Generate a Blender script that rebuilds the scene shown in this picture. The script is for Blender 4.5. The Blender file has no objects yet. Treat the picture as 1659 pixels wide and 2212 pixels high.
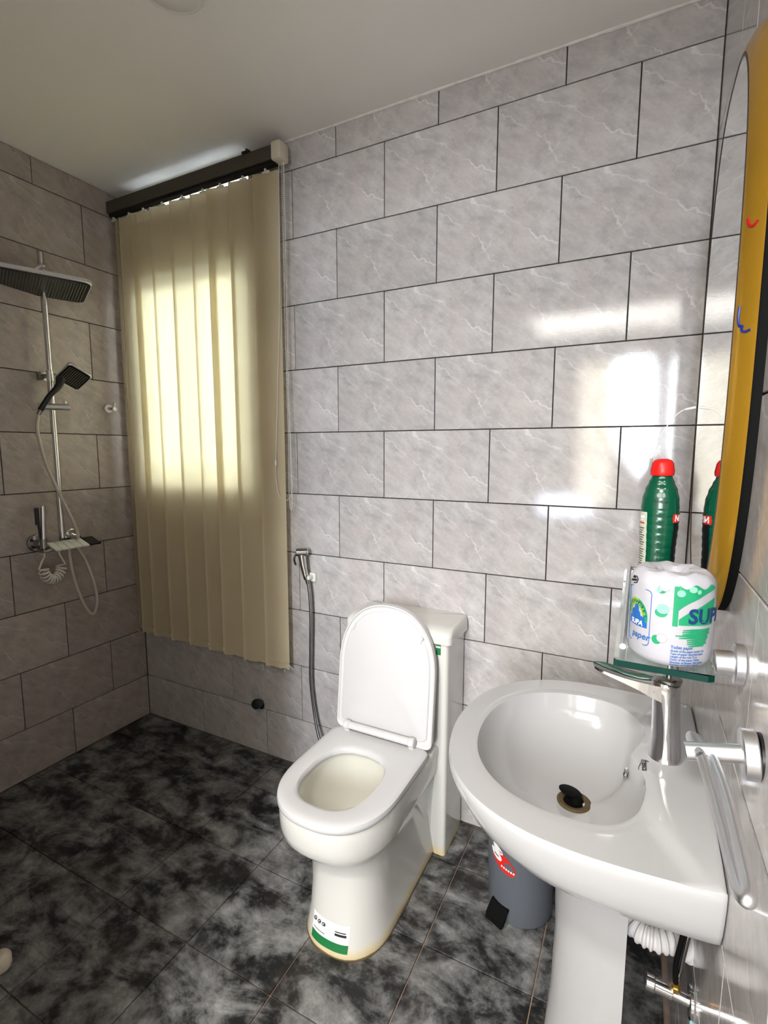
import bpy, bmesh, math, random
from mathutils import Vector, Matrix
random.seed(7)
PI = math.pi
SC = bpy.context.scene
COL = SC.collection

# ---------------------------------------------------------------- camera
cd = bpy.data.cameras.new('camera'); cam = bpy.data.objects.new('camera', cd); COL.objects.link(cam)
cd.sensor_fit = 'HORIZONTAL'; cd.sensor_width = 36.0; cd.lens = 1079.2 * 36.0 / 1659.0
cd.clip_start = 0.02; cd.clip_end = 60
yaw, pit, roll = .4697, .1209, .0014
F = Vector((-math.sin(yaw)*math.cos(pit), math.cos(yaw)*math.cos(pit), -math.sin(pit)))
r0 = Vector((math.cos(yaw), math.sin(yaw), 0)); u0 = r0.cross(F)
Rv = r0*math.cos(roll) + u0*math.sin(roll); Uv = -r0*math.sin(roll) + u0*math.cos(roll)
cam.matrix_world = Matrix(((Rv.x, Uv.x, -F.x, 2.25585), (Rv.y, Uv.y, -F.y, -1.68355), (Rv.z, Uv.z, -F.z, 1.3916), (0, 0, 0, 1)))
SC.camera = cam

# ---------------------------------------------------------------- world, lights, exposure
W = bpy.data.worlds.new('world'); SC.world = W; W.use_nodes = True
W.node_tree.nodes['Background'].inputs[0].default_value = (.78, .89, 1.0, 1)
W.node_tree.nodes['Background'].inputs[1].default_value = .8
SC.view_settings.view_transform = 'Standard'; SC.view_settings.look = 'None'
SC.view_settings.gamma = 1.0; SC.view_settings.use_curve_mapping = False
SC.view_settings.exposure = 0.62

def area(name, loc, target, sx, sy, power, col, spread=180):
    l = bpy.data.lights.new(name, 'AREA'); l.shape = 'RECTANGLE'; l.size = sx; l.size_y = sy
    l.energy = power; l.color = col; l.spread = math.radians(spread)
    o = bpy.data.objects.new(name, l); COL.objects.link(o); o.location = loc
    d = Vector(target) - Vector(loc)
    o.rotation_euler = d.to_track_quat('-Z', 'Y').to_euler()
    return o
# daylight in the hall window behind the photographer: bare glass, then the part behind a cream curtain, and a low pane
area('hall_window_daylight', (2.185, -4.14, 1.72), (1.15, 0, 1.10), .30, 1.15, 13.5, (.85, .92, 1.0), 68)
area('hall_curtain_daylight', (1.83, -4.14, 1.56), (1.83, 0, 1.56), .34, 1.46, 11, (1.0, .93, .72))
area('hall_low_pane_daylight', (1.55, -4.14, .80), (1.55, 0, .80), .55, .22, 7, (.72, .80, 1.0))
area('floor_fill_by_door', (1.62, -2.2, 2.56), (1.62, -2.2, 0), .22, .22, 30, (1.0, .97, .92))  # added fill, kept out of reflections by the lintel, brightens the floor
area('hall_fill_light', (1.9, -3.0, 2.5), (1.9, -3.0, 0), 1.1, 1.0, 32, (1.0, .96, .9))  # added fill light in the hall, lifts the ambient level indoors
# daylight outside the bathroom window, from the sky above and from a pale ground below
area('sky_outside_window', (.45, 2.4, 3.0), (.45, 0, 1.75), 2.6, 1.8, 520, (.93, .97, 1.0))
area('bright_ground_outside_window', (.45, 1.7, .95), (.45, 0, 2.45), 1.2, .22, 330, (.85, .92, 1.0))

# ---------------------------------------------------------------- materials
def newmat(name):
    m = bpy.data.materials.new(name); m.use_nodes = True
    return m, m.node_tree.nodes, m.node_tree.links, m.node_tree.nodes['Principled BSDF']
def plain(name, col, rough=.4, metal=0, spec=.5, coat=0, noise=0, nscale=20, bump=0, bscale=200, trans=0, ior=1.45):
    m, N, L, b = newmat(name)
    b.inputs['Base Color'].default_value = (*col, 1); b.inputs['Roughness'].default_value = rough
    b.inputs['Metallic'].default_value = metal; b.inputs['Specular IOR Level'].default_value = spec
    b.inputs['Coat Weight'].default_value = coat; b.inputs['Coat Roughness'].default_value = .04
    b.inputs['Transmission Weight'].default_value = trans; b.inputs['IOR'].default_value = ior
    tc = N.new('ShaderNodeTexCoord')
    if noise:
        n = N.new('ShaderNodeTexNoise'); n.inputs['Scale'].default_value = nscale; n.inputs['Detail'].default_value = 5
        L.new(tc.outputs['Object'], n.inputs['Vector'])
        mx = N.new('ShaderNodeMix'); mx.data_type = 'RGBA'
        mx.inputs[6].default_value = (*[c*(1-noise) for c in col], 1); mx.inputs[7].default_value = (*[min(1, c*(1+noise)) for c in col], 1)
        L.new(n.outputs['Fac'], mx.inputs[0]); L.new(mx.outputs[2], b.inputs['Base Color'])
    if bump:
        n = N.new('ShaderNodeTexNoise'); n.inputs['Scale'].default_value = bscale; n.inputs['Detail'].default_value = 3
        L.new(tc.outputs['Object'], n.inputs['Vector'])
        bp = N.new('ShaderNodeBump'); bp.inputs['Strength'].default_value = bump; bp.inputs['Distance'].default_value = .001
        L.new(n.outputs['Fac'], bp.inputs['Height']); L.new(bp.outputs[0], b.inputs['Normal'])
    return m

class G:   # tiny node-graph helper
    def __init__(s, m): s.N = m.node_tree.nodes; s.L = m.node_tree.links
    def math(s, op, a, b=None, c=None, clamp=False):
        n = s.N.new('ShaderNodeMath'); n.operation = op; n.use_clamp = clamp
        for i, v in enumerate((a, b, c)):
            if v is None: continue
            if isinstance(v, (int, float)): n.inputs[i].default_value = v
            else: s.L.new(v, n.inputs[i])
        return n.outputs[0]
    def noise(s, vec, scale, detail=4, rough=.55, dist=0, out='Fac'):
        n = s.N.new('ShaderNodeTexNoise'); n.inputs['Scale'].default_value = scale; n.inputs['Detail'].default_value = detail
        n.inputs['Roughness'].default_value = rough; n.inputs['Distortion'].default_value = dist
        s.L.new(vec, n.inputs['Vector']); return n.outputs[out]
    def ramp(s, f, a, b, va=0., vb=1.):
        n = s.N.new('ShaderNodeMapRange'); n.interpolation_type = 'SMOOTHSTEP'; s.L.new(f, n.inputs[0])
        n.inputs[1].default_value = a; n.inputs[2].default_value = b; n.inputs[3].default_value = va; n.inputs[4].default_value = vb
        return n.outputs[0]
    def mix(s, f, a, b, mode='MIX'):
        n = s.N.new('ShaderNodeMix'); n.data_type = 'RGBA'; n.blend_type = mode
        if isinstance(f, (int, float)): n.inputs[0].default_value = f
        else: s.L.new(f, n.inputs[0])
        for i, v in ((6, a), (7, b)):
            if isinstance(v, tuple): n.inputs[i].default_value = (*v, 1)
            else: s.L.new(v, n.inputs[i])
        return n.outputs[2]
    def vmap(s, vec, loc=(0,0,0), rot=(0,0,0), scl=(1,1,1)):
        n = s.N.new('ShaderNodeMapping'); s.L.new(vec, n.inputs[0])
        n.inputs[1].default_value = loc; n.inputs[2].default_value = rot; n.inputs[3].default_value = scl; return n.outputs[0]

def tile_material(name, rough, base=1.0, warm=(1, 1, 1)):
    """glazed wall tile: the same printed marble on every tile, in the tile's own coordinates (x along, z up)"""
    m, N, L, b = newmat(name); g = G(m)
    tc = N.new('ShaderNodeTexCoord'); P = tc.outputs['Object']
    oi = N.new('ShaderNodeObjectInfo')
    wob = g.noise(P, 11, 3, .55, out='Color')
    vm = N.new('ShaderNodeVectorMath'); vm.operation = 'MULTIPLY_ADD'; L.new(wob, vm.inputs[0])
    vm.inputs[1].default_value = (.085, 0, .085); L.new(P, vm.inputs[2])
    wob2 = g.noise(P, 55, 3, .6, out='Color')
    vm2 = N.new('ShaderNodeVectorMath'); vm2.operation = 'MULTIPLY_ADD'; L.new(wob2, vm2.inputs[0])
    vm2.inputs[1].default_value = (.016, 0, .016); L.new(vm.outputs[0], vm2.inputs[2])
    sx = N.new('ShaderNodeSeparateXYZ'); L.new(vm2.outputs[0], sx.inputs[0]); X, Z = sx.outputs[0], sx.outputs[2]
    def vein(x0, z0, x1, z1, w, fade0=None, fade1=None):
        # distance to the line through two points (offset by the mean of the wobble)
        dx, dz = x1-x0, z1-z0; l = math.hypot(dx, dz); nx, nz = -dz/l, dx/l
        c = -(nx*(x0+.0505) + nz*(z0+.0505))
        d = g.math('ABSOLUTE', g.math('ADD', g.math('ADD', g.math('MULTIPLY', X, nx), g.math('MULTIPLY', Z, nz)), c))
        return g.ramp(d, 0, w, 1, 0)
    m1 = g.ramp(g.noise(P, 9, 2), .35, .6); m2 = g.ramp(g.noise(g.vmap(P, (3, 0, 1)), 11, 2), .4, .6)
    vA = g.math('MULTIPLY', vein(.12, .25, .40, .055, .0045), g.math('ADD', m1, .5))
    vA2 = g.math('MULTIPLY', vein(.10, .25, .40, .04, .03), .28)
    vB = g.math('MULTIPLY', vein(.04, .205, .25, .0, .004), g.math('ADD', m2, .15))
    vC = g.math('MULTIPLY', vein(.225, .125, .31, .20, .004), m1)
    vD = g.math('MULTIPLY', vein(-.02, .11, .12, -.02, .0035), m2)
    v = g.math('ADD', g.math('ADD', vA, vB), g.math('ADD', g.math('MULTIPLY', vC, .5), vA2), clamp=True)
    streak = g.noise(g.vmap(g.vmap(P, rot=(0, -.66, 0)), scl=(1, 1, 2.3)), 12, 6, .66)
    blot = g.noise(g.vmap(g.vmap(P, (2, 0, .5), (0, -.66, 0)), scl=(1, 1, 1.5)), 19, 6, .68)
    fine = g.noise(P, 60, 4, .6)
    c = g.mix(g.ramp(streak, .3, .72), (.40*base, .375*base, .37*base), (.56*base, .527*base, .517*base))
    c = g.mix(g.math('MULTIPLY', g.ramp(blot, .52, .74), .55), c, (.27*base, .262*base, .265*base))
    c = g.mix(g.math('MULTIPLY', g.ramp(g.noise(g.vmap(P, (5, 0, 2)), 6, 3), .45, .7), .35), c, (.50*base, .425*base, .415*base))
    c = g.mix(g.math('MULTIPLY', g.ramp(fine, .5, .8), .35), c, (.62*base, .59*base, .59*base))
    c = g.mix(g.math('MULTIPLY', v, .55), c, (.76*base, .72*base, .72*base))
    # slight shade difference from tile to tile
    rb = g.ramp(oi.outputs['Random'], 0, 1, .94, 1.05)
    hs = N.new('ShaderNodeHueSaturation'); hs.inputs['Saturation'].default_value = 1.0
    L.new(c, hs.inputs['Color']); L.new(rb, hs.inputs['Value'])
    L.new(g.mix(1.0, hs.outputs[0], warm, 'MULTIPLY'), b.inputs['Base Color'])
    b.inputs['Roughness'].default_value = rough
    b.inputs['Specular IOR Level'].default_value = .55
    bp = N.new('ShaderNodeBump'); bp.inputs['Strength'].default_value = .05; bp.inputs['Distance'].default_value = .001
    L.new(g.noise(P, 420, 2), bp.inputs['Height'])
    bp2 = N.new('ShaderNodeBump'); bp2.inputs['Strength'].default_value = .05; bp2.inputs['Distance'].default_value = .003
    L.new(g.noise(P, 9, 1), bp2.inputs['Height']); L.new(bp2.outputs[0], bp.inputs['Normal'])
    L.new(bp.outputs[0], b.inputs['Normal'])
    return m

def floor_material():
    m, N, L, b = newmat('dark_floor_tile'); g = G(m)
    tc = N.new('ShaderNodeTexCoord'); oi = N.new('ShaderNodeObjectInfo')
    geo = N.new('ShaderNodeNewGeometry'); P = geo.outputs['Position']
    off = N.new('ShaderNodeVectorMath'); off.operation = 'MULTIPLY_ADD'
    L.new(oi.outputs['Location'], off.inputs[0]); off.inputs[1].default_value = (.0, .0, 0); L.new(P, off.inputs[2])
    Q = off.outputs[0]
    s1 = g.noise(g.vmap(Q, rot=(0, 0, -.45), scl=(1, 1.9, 1)), 5.0, 7, .66, .6)
    s2 = g.noise(g.vmap(Q, (4, 2, 0), (0, 0, .5)), 16, 6, .68)
    s3 = g.noise(Q, 48, 4, .6)
    t = g.math('ADD', g.math('MULTIPLY', s1, .62), g.math('MULTIPLY', s2, .38))
    c = g.mix(g.ramp(t, .42, .60), (.0085, .009, .0095), (.215, .215, .21))
    c = g.mix(g.math('MULTIPLY', g.ramp(t, .55, .68), .75), c, (.44, .43, .42))
    c = g.mix(g.math('MULTIPLY', g.ramp(s3, .48, .75), .22), c, (.2, .19, .185))
    c = g.mix(g.math('MULTIPLY', g.ramp(g.noise(Q, 3.2, 3), .5, .7), .22), c, (.085, .062, .045))
    L.new(c, b.inputs['Base Color'])
    L.new(g.ramp(s2, .3, .7, .42, .62), b.inputs['Roughness'])
    b.inputs['Specular IOR Level'].default_value = .35
    bp = N.new('ShaderNodeBump'); bp.inputs['Strength'].default_value = .25; bp.inputs['Distance'].default_value = .0015
    L.new(s2, bp.inputs['Height']); L.new(bp.outputs[0], b.inputs['Normal'])
    return m

def porcelain(name, col, stain=False):
    m, N, L, b = newmat(name); g = G(m)
    geo = N.new('ShaderNodeNewGeometry')
    b.inputs['Roughness'].default_value = .12; b.inputs['Specular IOR Level'].default_value = .5
    b.inputs['Coat Weight'].default_value = .3; b.inputs['Coat Roughness'].default_value = .03
    if stain:   # yellowed silicone line and lime near the floor
        sx = N.new('ShaderNodeSeparateXYZ'); L.new(geo.outputs['Position'], sx.inputs[0])
        n = g.noise(geo.outputs['Position'], 22, 4)
        zz = g.math('ADD', sx.outputs[2], g.math('MULTIPLY', n, -.05))
        f = g.ramp(zz, -.02, .02, .85, 0)
        L.new(g.mix(f, col, (.78, .62, .30)), b.inputs['Base Color'])
    else:
        b.inputs['Base Color'].default_value = (*col, 1)
    return m

def vane_material():
    m, N, L, b = newmat('cream_vane_fabric'); g = G(m)
    N.remove(b)
    tc = N.new('ShaderNodeTexCoord'); P = tc.outputs['Object']
    weave = g.noise(g.vmap(P, scl=(1, 1, .15)), 500, 2)
    n = g.noise(P, 5, 4)
    c = g.mix(g.ramp(n, .3, .7), (.74, .62, .455), (.80, .685, .52))
    c = g.mix(g.math('MULTIPLY', weave, .15), c, (.75, .7, .58))
    d = N.new('ShaderNodeBsdfDiffuse'); t = N.new('ShaderNodeBsdfTranslucent')
    L.new(c, d.inputs[0]); t.inputs[0].default_value = (.95, .93, .78, 1)
    mx = N.new('ShaderNodeMixShader'); mx.inputs[0].default_value = .50
    L.new(d.outputs[0], mx.inputs[1]); L.new(t.outputs[0], mx.inputs[2])
    L.new(mx.outputs[0], N['Material Output'].inputs[0])
    return m

M = dict(
    tile=tile_material('glazed_marble_wall_tile', .05),
    tile_side=tile_material('glazed_marble_wall_tile_side', .09, .95),
    tile_shaded=tile_material('glazed_marble_wall_tile_shaded', .3, .80, (1.0, .93, .86)),  # same tile with the shower corner's shade and warm tint in its colour
    grout=plain('dark_grout', (.03, .024, .021), .9, noise=.3, nscale=60),
    fgrout=plain('floor_grout', (.30, .21, .155), .9, noise=.5, nscale=25),
    floor=floor_material(),
    paint=plain('ceiling_paint', (.84, .81, .77), .85, noise=.03, nscale=3, bump=.15, bscale=60),
    hall=plain('hall_paint', (.62, .60, .56), .8, noise=.03),
    caulk=plain('white_caulk', (.72, .69, .66), .7, noise=.25, nscale=40),
    ceramic=porcelain('white_porcelain', (.66, .64, .60), True),
    basin=porcelain('shaded_basin_porcelain', (.455, .445, .445)),  # darkened in place of the shadow from the person behind the camera
    bowl=porcelain('bowl_glaze', (.72, .70, .62)),
    seat=plain('white_seat_plastic', (.62, .605, .605), .28, bump=0),
    chrome=plain('polished_chrome', (.70, .70, .72), .06, 1),
    dchrome=plain('dark_chrome', (.34, .33, .32), .16, 1),
    satin=plain('satin_aluminium', (.74, .74, .77), .36, 1, noise=.04, nscale=90),
    rail=plain('brown_grey_rail_aluminium', (.11, .10, .08), .45, .6),
    cream=plain('cream_plastic', (.70, .62, .50), .45),
    clearp=plain('pale_plastic', (.80, .81, .72), .35),
    black=plain('black_plastic', (.008, .008, .009), .35),
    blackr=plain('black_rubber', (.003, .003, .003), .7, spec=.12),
    nozzle=plain('nozzle_rubber', (.20, .185, .13), .45),
    vane=vane_material(),
    hose=plain('pale_hose', (.52, .48, .42), .35),
    coil=plain('white_coil_hose', (.72, .68, .62), .3),
    steel=plain('braided_steel', (.45, .46, .48), .25, 1),
    glass=plain('green_edge_glass', (.80, .93, .88), .01, trans=1, ior=1.5),
    gedge=plain('deep_green_glass_edge', (.0, .03, .022), .35, spec=.2),
    pane=plain('window_glass', (.95, .98, .97), .02, trans=1, ior=1.05),
    frame=plain('white_window_frame', (.75, .75, .74), .4),
    mirror=plain('mirror_silver', (.86, .90, .89), .012, 1),
    gold=plain('gold_frame_foil', (.35, .185, .015), .2, .4, noise=.10, nscale=12),
    medge=plain('dark_mirror_edge', (.03, .018, .01), .4),
    red=plain('red_plastic', (.80, .012, .01), .35), blue=plain('blue_ink', (.004, .02, .20), .4), rink=plain('red_ink', (.40, .003, .01), .4),
    green=plain('green_bottle_plastic', (.0, .075, .036), .22, coat=.4),
    label=plain('pale_label', (.56, .57, .46), .5), dlabel=plain('dark_label', (.006, .01, .01), .3),
    white=plain('white_print', (.85, .85, .84), .5), ink=plain('black_print', (.015, .015, .015), .5),
    paper=plain('shaded_wrapper_paper', (.40, .39, .42), .5, noise=.03, nscale=25, bump=.3, bscale=30),  # white lowered to hold the shade of the person behind the camera
    pgreen=plain('wrapper_green', (.008, .27, .115), .5), pmint=plain('wrapper_mint', (.22, .50, .36), .5),
    pnavy=plain('wrapper_navy', (.005, .035, .12), .5), pblue=plain('wrapper_blue', (.015, .11, .36), .5), plime=plain('wrapper_lime', (.21, .40, .02), .5),
    kraft=plain('grey_core', (.33, .30, .28), .8),
    bin=plain('grey_bin_plastic', (.115, .125, .145), .38),
    sgreen=plain('sticker_green', (.01, .17, .045), .5), sred=plain('sticker_red', (.72, .02, .015), .4),
    string=plain('white_cord', (.80, .80, .78), .5),
    corrug=plain('corrugated_white_plastic', (.66, .63, .62), .4),
    brass=plain('brass', (.60, .40, .14), .3, 1), teal=plain('pale_teal_tube', (.28, .50, .50), .3),
    stain=plain('brown_floor_residue', (.10, .068, .03), .7, noise=.4, nscale=50),
    lampd=plain('lamp_diffuser', (.74, .73, .69), .5),
)

# ---------------------------------------------------------------- mesh helpers (world coordinates in, object-local out)
ORG = {}
def tag(o, label=None, cat=None, group=None, kind=None):
    if label: o['label'] = label
    if cat: o['category'] = cat
    if group: o['group'] = group
    if kind: o['kind'] = kind
    return o
def thing(name, loc, label, cat, group=None):
    o = bpy.data.objects.new(name, None); o.empty_display_size = .02; COL.objects.link(o); o.location = loc
    ORG[o.name] = Vector(loc); return tag(o, label, cat, group)
def mesh(name, VF, mat, parent=None, smooth=True, org=None, label=None):
    V, Fc = VF
    if parent is not None: org = ORG[parent.name]
    elif org is None: org = Vector((0, 0, 0))
    org = Vector(org)
    me = bpy.data.meshes.new(name)
    me.from_pydata([Vector(v)-org for v in V], [], Fc); me.validate()
    bm = bmesh.new(); bm.from_mesh(me)
    bmesh.ops.recalc_face_normals(bm, faces=bm.faces); bm.to_mesh(me); bm.free()
    for p in me.polygons: p.use_smooth = smooth
    me.materials.append(M[mat] if isinstance(mat, str) else mat)
    o = bpy.data.objects.new(name, me); COL.objects.link(o)
    if parent is not None: o.parent = parent
    else: o.location = org
    ORG[o.name] = org
    if smooth and len(me.polygons) < 20000:
        try: me.set_sharp_from_angle(angle=math.radians(40))
        except Exception: pass
    if label: o['label'] = label
    return o
def join(*parts):
    V = []; Fc = []
    for v, f in parts:
        n = len(V); V += [tuple(p) for p in v]; Fc += [[i+n for i in q] for q in f]
    return V, Fc
def box(x0, x1, y0, y1, z0, z1, bev=0, seg=2):
    bm = bmesh.new(); bmesh.ops.create_cube(bm, size=1)
    for v in bm.verts: v.co = Vector(((x0+x1)/2+v.co.x*(x1-x0), (y0+y1)/2+v.co.y*(y1-y0), (z0+z1)/2+v.co.z*(z1-z0)))
    if bev: bmesh.ops.bevel(bm, geom=bm.edges[:], offset=bev, segments=seg, affect='EDGES', profile=.5)
    bm.verts.index_update()
    r = [v.co.copy() for v in bm.verts], [[v.index for v in f.verts] for f in bm.faces]; bm.free(); return r
def xf(VF, mat):
    return [mat @ Vector(v) for v in VF[0]], VF[1]
def rotz(VF, c, a):
    c = Vector(c); return xf(VF, Matrix.Translation(c) @ Matrix.Rotation(a, 4, 'Z') @ Matrix.Translation(-c))
def loft(secs, cap0=True, cap1=True):
    n = len(secs[0]); V = [tuple(p) for s in secs for p in s]; Fc = []
    for i in range(len(secs)-1):
        for j in range(n):
            k = (j+1) % n; Fc.append([i*n+j, i*n+k, (i+1)*n+k, (i+1)*n+j])
    if cap0:
        c = len(V); V.append(tuple(sum((Vector(p) for p in secs[0]), Vector())/n)); Fc += [[c, (j+1) % n, j] for j in range(n)]
    if cap1:
        c = len(V); b = (len(secs)-1)*n; V.append(tuple(sum((Vector(p) for p in secs[-1]), Vector())/n)); Fc += [[c, b+j, b+(j+1) % n] for j in range(n)]
    return V, Fc
def spline(pts, sub=8, closed=False):
    P = [Vector(p) for p in pts]; n = len(P); out = []
    rng = n if closed else n-1
    for i in range(rng):
        if closed: a, b, c, d = P[(i-1) % n], P[i], P[(i+1) % n], P[(i+2) % n]
        else: a, b, c, d = P[max(i-1, 0)], P[i], P[i+1], P[min(i+2, n-1)]
        for k in range(sub):
            t = k/sub
            out.append(.5*((2*b)+(c-a)*t+(2*a-5*b+4*c-d)*t*t+(3*b-a-3*c+d)*t**3))
    if not closed: out.append(P[-1])
    return out
def tube(pts, r, n=10, closed=False, radii=None):
    P = [Vector(p) for p in pts]; m = len(P); secs = []
    T = []
    for i in range(m):
        a = P[(i-1) % m] if (closed or i > 0) else P[i]; b = P[(i+1) % m] if (closed or i < m-1) else P[i]
        T.append((b-a).normalized())
    ref = Vector((0, 0, 1)) if abs(T[0].z) < .9 else Vector((1, 0, 0))
    nrm = (ref - T[0]*ref.dot(T[0])).normalized()
    for i in range(m):
        nrm = (nrm - T[i]*nrm.dot(T[i])).normalized(); bi = T[i].cross(nrm)
        rr = radii[i] if radii else r
        secs.append([P[i]+nrm*(rr*math.cos(2*PI*k/n))+bi*(rr*math.sin(2*PI*k/n)) for k in range(n)])
    if closed:
        V, Fc = loft(secs, False, False); b = (m-1)*n
        Fc += [[b+j, b+(j+1) % n, (j+1) % n, j] for j in range(n)]
        return V, Fc
    return loft(secs)
def rod(a, b, r, r2=None, n=24, bev=0):
    a, b = Vector(a), Vector(b); r2 = r if r2 is None else r2; d = (b-a); l = d.length; d.normalize()
    if bev:
        return tube([a, a+d*.0001, a+d*bev, b-d*bev, b-d*.0001, b], r, n, radii=[r-bev, r-bev*.9, r, r2, r2-bev*.9, r2-bev])
    return tube([a, b], r, n, radii=[r, r2])
def lathe(prof, c, n=40, sx=1, sy=1, cap0=True, cap1=True):
    return loft([[(c[0]+r*sx*math.cos(2*PI*k/n), c[1]+r*sy*math.sin(2*PI*k/n), c[2]+z) for k in range(n)] for r, z in prof], cap0, cap1)
def prism_poly(pts, frm, d0, d1):
    """2-D outline extruded along a frame's normal; frm = (origin, U, V, Nrm)"""
    o, U, Vv, Nn = [Vector(q) for q in frm]
    a = [o+U*p[0]+Vv*p[1]+Nn*d0 for p in pts]; b = [o+U*p[0]+Vv*p[1]+Nn*d1 for p in pts]
    return loft([a, b])

# ---------------------------------------------------------------- the room
XR, ZC, YF = 2.395, 2.574, -1.62
G_ = .0035                                         # joint width
WX0, WX1, WZ0, WZ1 = .14, .78, 1.255, 2.545         # bathroom window opening in the back wall
tile_meshes = {}
def tile_mesh(u0, v0, w, h, mat, th=.006, bv=.0010, flat=False):
    key = (round(u0, 4), round(v0, 4), round(w, 4), round(h, 4), mat, flat)
    if key in tile_meshes: return tile_meshes[key]
    V = []
    for dep, ins in ((-.004, 0), (th-bv, 0), (th, bv)):
        for a, c in ((u0+ins, v0+ins), (u0+w-ins, v0+ins), (u0+w-ins, v0+h-ins), (u0+ins, v0+h-ins)):
            V.append((a, c, dep) if flat else (a, -dep, c))
    Fc = [[8, 9, 10, 11]]
    for k in (0, 4):
        for j in range(4): Fc.append([k+j, k+(j+1) % 4, k+4+(j+1) % 4, k+4+j])
    me = bpy.data.meshes.new('tile'); me.from_pydata(V, [], Fc); me.materials.append(M[mat])
    tile_meshes[key] = me; return me
def put_tile(parent, org, a, me, tilt=True):
    o = bpy.data.objects.new('tile', me); COL.objects.link(o); o.parent = parent; o.location = org
    j = .0016
    o.rotation_euler = (random.uniform(-j, j), 0, a+random.uniform(-j, j)) if tilt else (0, 0, a)
    return o
ROWS = [(0, .2165)] + [(.2165+.25*i, .2165+.25*(i+1)) for i in range(9)] + [(.2165+2.25, ZC)]
def tile_wall(parent, mat, L0, L1, origin_even, orient, hole=None):
    """orient: function (u,z) -> world location and z-rotation; u runs to the right as seen from the room"""
    for r, (z0, z1) in enumerate(ROWS):
        o0 = origin_even + (0 if r % 2 == 0 else .2003)
        k = math.floor((L0-o0)/.4007)-1
        while o0+k*.4007 < L1:
            a, b = o0+k*.4007, o0+(k+1)*.4007; k += 1
            ca, cb = max(a, L0), min(b, L1)
            if cb-ca < .008: continue
            zbase = z1-.25 if r == 0 else z0
            rects = [(ca, cb, z0, z1)]
            if hole and ca < hole[1] and cb > hole[0] and z0 < hole[3] and z1 > hole[2]:
                rects = []
                if ca < hole[0]: rects.append((ca, hole[0], z0, z1))
                if cb > hole[1]: rects.append((hole[1], cb, z0, z1))
                m0, m1 = max(ca, hole[0]), min(cb, hole[1])
                if z0 < hole[2]: rects.append((m0, m1, z0, hole[2]))
                if z1 > hole[3]: rects.append((m0, m1, hole[3], z1))
            for (p, q, s, t) in rects:
                if q-p < .01 or t-s < .01: continue
                me = tile_mesh(p-a+G_/2, s-zbase+G_/2, q-p-G_, t-s-G_, mat)
                loc, ang = orient(a, zbase); put_tile(parent, loc, ang, me)

T = .006   # tile face stands this far in front of the grout backing
# back wall (grout plane at y=+T so that tile faces are at y=0)
wb = mesh('wall_back', join(box(-.12, WX0, T, .2, 0, ZC), box(WX1, XR+.12, T, .2, 0, ZC),
          box(WX0, WX1, T, .2, 0, WZ0), box(WX0, WX1, T, .03, WZ1, ZC)), 'grout', smooth=False)
tag(wb, 'back wall of grey marble tiles with the blind in front', kind='structure')
tile_wall(wb, 'tile', 0, XR, 1.2003, lambda u, z: ((u, T-.0, z), 0), (WX0, WX1, WZ0, WZ1))
wl = mesh('wall_left', box(-.2, -T, YF-.1, .006, 0, ZC), 'grout', smooth=False)
tag(wl, 'left wall of marble tiles behind the shower', kind='structure')
tile_wall(wl, 'tile_shaded', YF, 0, -.394, lambda u, z: ((-T, u, z), PI/2))
wr = mesh('wall_right', box(XR+T, XR+.2, YF-.14, .006, 0, ZC), 'grout', smooth=False)
tag(wr, 'right wall of glossy marble tiles beside the basin', kind='structure')
tile_wall(wr, 'tile_side', -.0, 1.76, .150, lambda u, z: ((XR+T, -u, z), -PI/2))
wf = mesh('wall_front', join(box(-.2, 1.455, YF-.12, YF, 0, ZC), box(1.455, XR, YF-.12, YF, 2.25, ZC)), 'hall', smooth=False)
tag(wf, 'front wall with the doorway, behind the photographer', kind='structure')
# floor
fl = mesh('floor', box(-.2, XR+.2, YF-.2, .2, -.12, -T), 'fgrout', smooth=False)
tag(fl, 'dark grey mottled tiled floor', kind='structure')
xs = sorted([1.183+.3015*k for k in range(-4, 5)]); ys = [-.2035-.303*k for k in range(-1, 6)]
for i in range(len(xs)-1):
    for j in range(len(ys)-1):
        x0, x1 = max(xs[i], 0), min(xs[i+1], XR); y1, y0 = min(ys[j], 0), max(ys[j+1], YF-.1)
        if x1-x0 < .01 or y1-y0 < .01: continue
        me = tile_mesh(0, 0, x1-x0-.004, y1-y0-.004, 'floor', bv=.0008, flat=True)
        put_tile(fl, (x0+.002, y0+.002, -T), 0, me, False)
ce = mesh('ceiling', box(-.2, XR+.2, YF-.14, .2, ZC, ZC+.12), 'paint', smooth=False)
tag(ce, 'plain painted ceiling', kind='structure')
# bright uneven caulk line between ceiling and back wall
cp = []
for i in range(61):
    x = .9+i*(XR-.9)/60; cp.append((x, -.0015, ZC-.002))
ck = mesh('trim_ceiling', tube(cp, .004, 6, radii=[.0032+.0022*random.random() for _ in cp]), 'caulk')
tag(ck, 'uneven white caulk line along the ceiling edge', kind='structure')
# hall behind the doorway
hall = mesh('hall', join(box(.2, 3.6, -4.30, -4.20, 0, 2.6), box(.1, .2, -4.3, YF-.12, 0, 2.6), box(3.6, 3.7, -4.3, YF-.12, 0, 2.6),
            box(.2, 3.6, -4.2, YF-.12, 2.6, 2.7), box(.2, 3.6, -4.2, YF-.2, -.1, 0), box(XR+.2, 3.6, YF-.2, YF-.12, 0, 2.6)), 'hall', smooth=False)
hall.name = 'wall_hall'; tag(hall, 'pale hall beyond the doorway', kind='structure')

ev = mesh('sky_blocker', box(-.8, 1.8, .2, 1.0, 2.60, 2.68), 'hall', smooth=False)  # unseen overhang added to cut sky light on the upper blind
ev.name = 'trim_sky_blocker'; tag(ev, 'unseen overhang added outside the bathroom window to block sky light', kind='structure')
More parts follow.
